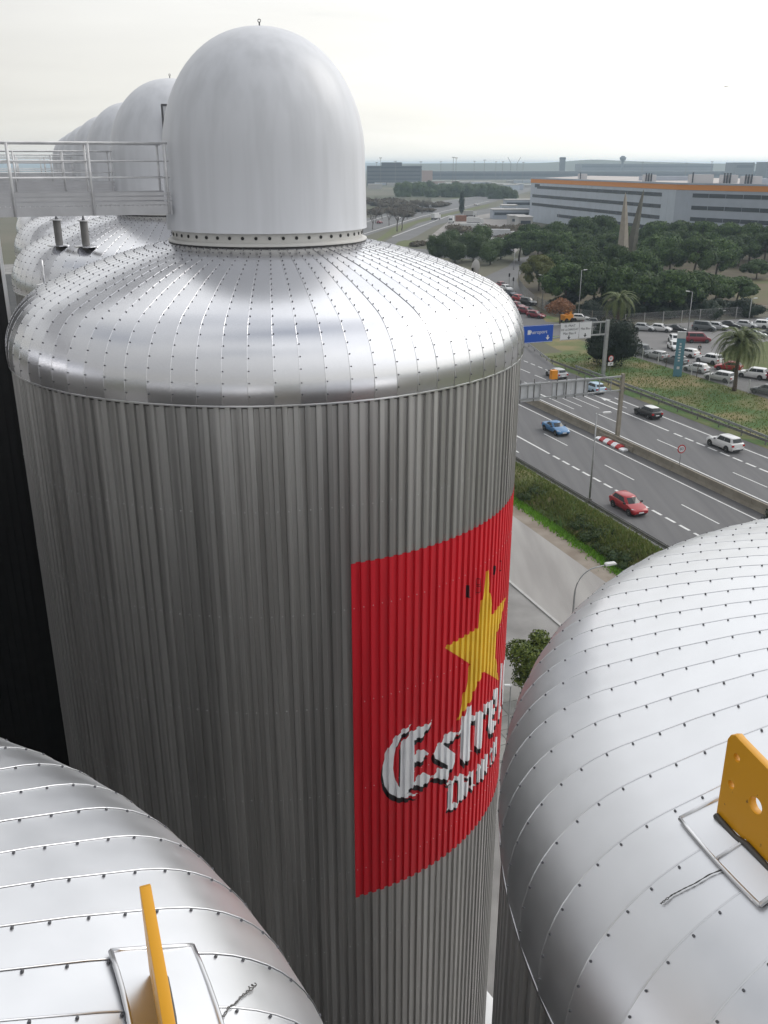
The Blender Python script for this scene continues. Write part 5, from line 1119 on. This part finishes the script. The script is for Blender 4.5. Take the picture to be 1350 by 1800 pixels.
f2, L2 = face(A1, A2, 'whouse2', 0, [(17.8, (.06, .40)), (13.2, (.06, .40)), (8.9, (.06, .40)), (17.8, (.50, .95)), (13.2, (.50, .95)), (8.9, (.5, .95))])
for z in (16.0, 11.4, 7.0): MB().box(.47 * L2, .62 * L2, -1.2, -.12, z, z + 1.7).obj('dock_box', M['hvac'], f2)
MB().box(6, 13, -.06, -.02, 18.2, 20.0).obj('logo_mark', M['band'], f1)
rp = [A0, A1, A2, A2 + Vector((60, 130, 0)), A0 + Vector((60, 130, 0))]; MB().slab([((p - A1).x, (p - A1).y) for p in rp], WH - .6, WH - .2).obj('roof', M['roofing'], w_)
for i, (x, Y, w, h, st) in enumerate(((1024, 520, 4, 3.0, 1), (1142, 440, 5, 3.4, 3), (1233, 400, 9, 4.0, 1), (1282, 400, 6, 3.8, 3), (1322, 385, 7, 3.4, 3), (1180, 470, 30, 2.2, 0), (1345, 390, 8, 2.2, 0))):
    u = MB().box(-w / 2, w / 2, 0, 5, WH - .2, WH + h * .8).obj('roof_unit', M['hvac'] if st else M['whouse2'], w_, Vector(((x - 675) * Y / 1697, Y, 0)) - A1)
    for k in range(st): MB().box(-w / 2 + 1.2 * k, -w / 2 + .5 + 1.2 * k, -.6, 0, WH - .2, WH + h).obj('flue', M['band'], u)
# sculpture
sp_ = empty('spike_sculpture', (75.6, 300, 0), 0, 'pair of tall pointed horn sculptures rising from the pine grove', 'sculpture')
def horn(x0, x1, w0, m, lab, zt, by):
    mb = MB(); n = 12; v = []
    for i in range(n + 1):
        t = i / n; c = x0 + (x1 - x0) * t ** 1.25 ; w = w0 * (1 - t) ** .7 + .05; v += [(c - w, by, zt * t), (c, by - w * .7, zt * t), (c + w, by, zt * t), (c, by + w * .7, zt * t)]
    mb.add(v, [(4 * i + k, 4 * i + (k + 1) % 4, 4 * i + 4 + (k + 1) % 4, 4 * i + 4 + k) for i in range(n) for k in range(4)]); o = mb.obj('horn', M[m], sp_); fixn(o.data); tag(o, lab)
horn(0.2, -.7, 2.1, 'horn_lit', 'pale left horn', 21.9, -1.0); horn(2.9, 5.4, 1.9, 'horn_shaded', 'dark leaning right horn', 22.7, 1.0)
# ------------------------------------------------------------------ far plain
e = block('office_block', 645, 741, 1500, 27.5, 60, 'far_blue', 'broad dark blue block on the left of the far plain', 'building', None, 5, 'band'); MB().box(-20, 12, 10, 40, 28, 33).obj('roof_unit', M['far_blue'], e)
block('terminal', 745, 1350, 2050, 16, 90, 'far_blue', 'very long low terminal building across the far plain', 'building', None, 1)
block('terminal', 742, 760, 1700, 20, 40, 'far_pink', 'small pinkish building at the end of the long terminal', 'building')
block('hangar', 1290, 1322, 1900, 33, 60, 'far_blue', 'boxy far building on the right skyline', 'building', None, 2); block('hangar', 1345, 1420, 1900, 34, 60, 'far_blue', 'far building at the right picture edge on the skyline', 'building')
block('hangar', 1020, 1250, 2600, 31, 90, 'far_blue', 'long far building under the skyline hill on the right', 'building', None, 2)
for i in range(28):
    x = 648 + 10.2 * i + random.uniform(-4, 4); Y = random.uniform(1120, 1700); h = random.uniform(3, 7); wpx = random.uniform(8, 34)
    block('depot_building', x, x + wpx, Y, h, 25, random.choice(('far_pale', 'far_pale', 'whouse', 'far_pink', 'whouse2')), 'small low depot building on the far plain, ' + ORD(i) + ' from the left', 'building', 'depots on the far plain')
def ctower(x, Y, ztop, wpx, label, flare):
    X = (x - 675) * Y / 1700; e = empty('control_tower', (X, Y, 0), 0, label, 'tower'); w = wpx * Y / 1700 / 2
    if flare: MB().lathe([(w * .45, 0), (w * .4, ztop * .7), (w * .9, ztop * .82), (w * 1.1, ztop * .93), (w * .7, ztop * .94), (w * .5, ztop)], 16).obj('shaft', M['far_blue'], e)
    else: MB().box(-w, w, -w, w, 0, ztop).obj('shaft', M['far_blue'], e); MB().box(-w * 1.1, w * 1.1, -w * 1.1, w * 1.1, ztop - 5, ztop - 1.5).obj('cabin', M['band'], e)
ctower(986, 2300, 46, 9, 'square control tower on the skyline left of the hill', False); ctower(1091, 2500, 50.5, 11, 'flared control tower on the skyline over the spikes', True)
mb = MB(); v = []; n = 60
for i in range(n + 1):
    x = 700 + 700 * i / n; Y = 3000; z = 30 + (1.0 + 5.5 * math.exp(-((x - 1035) / 62) ** 2) + 3.0 * math.exp(-((x - 1130) / 90) ** 2) + 1.0 * math.exp(-((x - 860) / 120) ** 2)) * Y / 1700; X = (x - 675) * Y / 1700; v += [(X, Y - 300, 0), (X, Y, z), (X, Y + 500, 0)]
mb.add(v, [(3 * i, 3 * i + 3, 3 * i + 4, 3 * i + 1) for i in range(n)] + [(3 * i + 1, 3 * i + 4, 3 * i + 5, 3 * i + 2) for i in range(n)]); o = mb.obj('hill', M['hill'], smooth=True); fixn(o.data); tag(o, kind='structure')
mb = MB(); v = []
for i in range(61):
    X = -9000 + 18000 * i / 60; v += [(X, 7000, 0), (X, 7600, 30 + 6 * math.sin(i * .7) + 5 * math.sin(i * .23 + 1)), (X, 9000, 0)]
mb.add(v, [(3 * i, 3 * i + 3, 3 * i + 4, 3 * i + 1) for i in range(60)] + [(3 * i + 1, 3 * i + 4, 3 * i + 5, 3 * i + 2) for i in range(60)]); o = mb.obj('hill', M['hill'], smooth=True); fixn(o.data); tag(o, kind='structure')
for i, (x, yt, Y) in enumerate(sorted(((669, 277, 1400), (797, 276, 1300), (802, 277, 1250), (740, 284, 1500), (852, 281, 1600), (884, 284, 1600), (920, 285, 1650), (1130, 284, 1500), (1207, 286, 1500), (1252, 284, 1500), (695, 283, 1500), (775, 284, 1700), (834, 283, 1700), (1325, 286, 1600), (662, 285, 1600), (872, 284, 1750)))):
    z = min(52, zat(x, yt, Y)); X = xat(x, yt, Y); e = empty('light_mast', (X, Y, 0), 0, 'thin far floodlight mast, ' + ORD(i) + ' from the left on the skyline', 'mast', 'floodlight masts'); MB().tube([(0, 0, 0), (0, 0, z)], .3, 6).obj('pole', M['galv_dark'], e); MB().box(-2.0, 2.0, -.4, .4, z - .8, z).obj('light_bar', M['galv_dark'], e)
for i, (x, a) in enumerate(((898, -8), (909, 8))):
    Y = 2300; X = xat(x, 290, Y); e = empty('crane', (X, Y, 0), 0, ['left' , 'right'][i] + ' of the two tiny cranes on the skyline left of the square tower', 'crane', 'cranes'); MB().tube([(0, 0, 0), (0, 0, 33)], .8, 6).tube([(0, 0, 33), (a, 0, 46)], .6, 5).obj('jib', M['galv_dark'], e)
# pole-like cypresses and bird
for x, Y, h in ((812, 620, 8.5),):
    cy2 = leaf_mesh('crown', [(0, 0, 2, 1.1, 1.1, 2), (0, 0, 4.5, 1.2, 1.2, 2.4), (0, 0, 7, .8, .8, 1.8)], 900, .35, M['dark_leaf'], 91, .5, .8); tree('cypress', cy2, limb_mesh('trunk', 3, .15, [(0, 0, 5)], M['bark'], .05, 91), ((x - 675) * Y / 1690, Y, 0), (1.6, 1.6), 0, 'lone dark conifer before the far green belt', 'tree')
pl = ray(1277, 153).normalized() * 60
b = MB().add([(-.22, 0, .05), (0, -.06, 0), (.22, 0, .05), (0, .10, 0), (0, .02, .03), (0, .22, 0)], [(0, 1, 4), (1, 2, 4), (2, 3, 4), (3, 0, 4), (0, 3, 1), (1, 3, 2), (3, 5, 4)]).obj('bird', M['cloth_black'], None, (pl.x, pl.y, CAMZ + pl.z)); tag(b, 'tiny bird in the sky at the upper right', 'bird')
# yard slabs in the gap between the tanks
for i in range(9):
    for j in range(3):
        p = G(884, 1272) + DV * (1.25 * i - 2.5) + NV * (1.25 * j - 1.2); meshobj('paving_slab', MB().box(-.6, .6, -.6, .6, .004, .02 + .004 * ((i * 3 + j) % 3)).mesh('paving_slab', M['slab']) if i + j == 0 else slm, None, (p.x, p.y, 0.006), RZ) if (i + j) else None
        if i + j == 0: slm = MB().box(-.6, .6, -.6, .6, .004, .03).mesh('paving_slab', M['slab'])
yp = [o for o in COL.objects if o.name == 'yard_pavement'][0]
for o in [o for o in COL.objects if o.name.startswith('paving_slab')]: o.parent = yp
pp = G(893, 1290); e = empty('yard_post', (pp.x, pp.y, 0), 0, 'thin grey post in the yard between the tanks', 'post'); MB().tube([(0, 0, 0), (0, 0, 3.2)], .04, 8).obj('pole', M['galv'], e); MB().box(-.35, .05, -.08, .08, 3.1, 3.2).obj('lamp_head', M['white_panel'], e)
# ------------------------------------------------------------------ haze
hm = bpy.data.materials.new('haze_air'); hm.use_nodes = True; ht = hm.node_tree; ht.nodes.clear()
pv = ht.nodes.new('ShaderNodeVolumePrincipled'); pv.inputs['Density'].default_value = 0.00018; pv.inputs['Color'].default_value = (0.70, 0.85, 1.0, 1); pv.inputs['Anisotropy'].default_value = 0.35
ho = ht.nodes.new('ShaderNodeOutputMaterial'); ht.links.new(pv.outputs[0], ho.inputs['Volume'])
hz_ = MB().box(-12800, 12800, -12800, 12800, -1.0, 54.0).obj('haze', hm); tag(hz_, 'thin blue haze over the far plain', 'haze', kind='stuff')
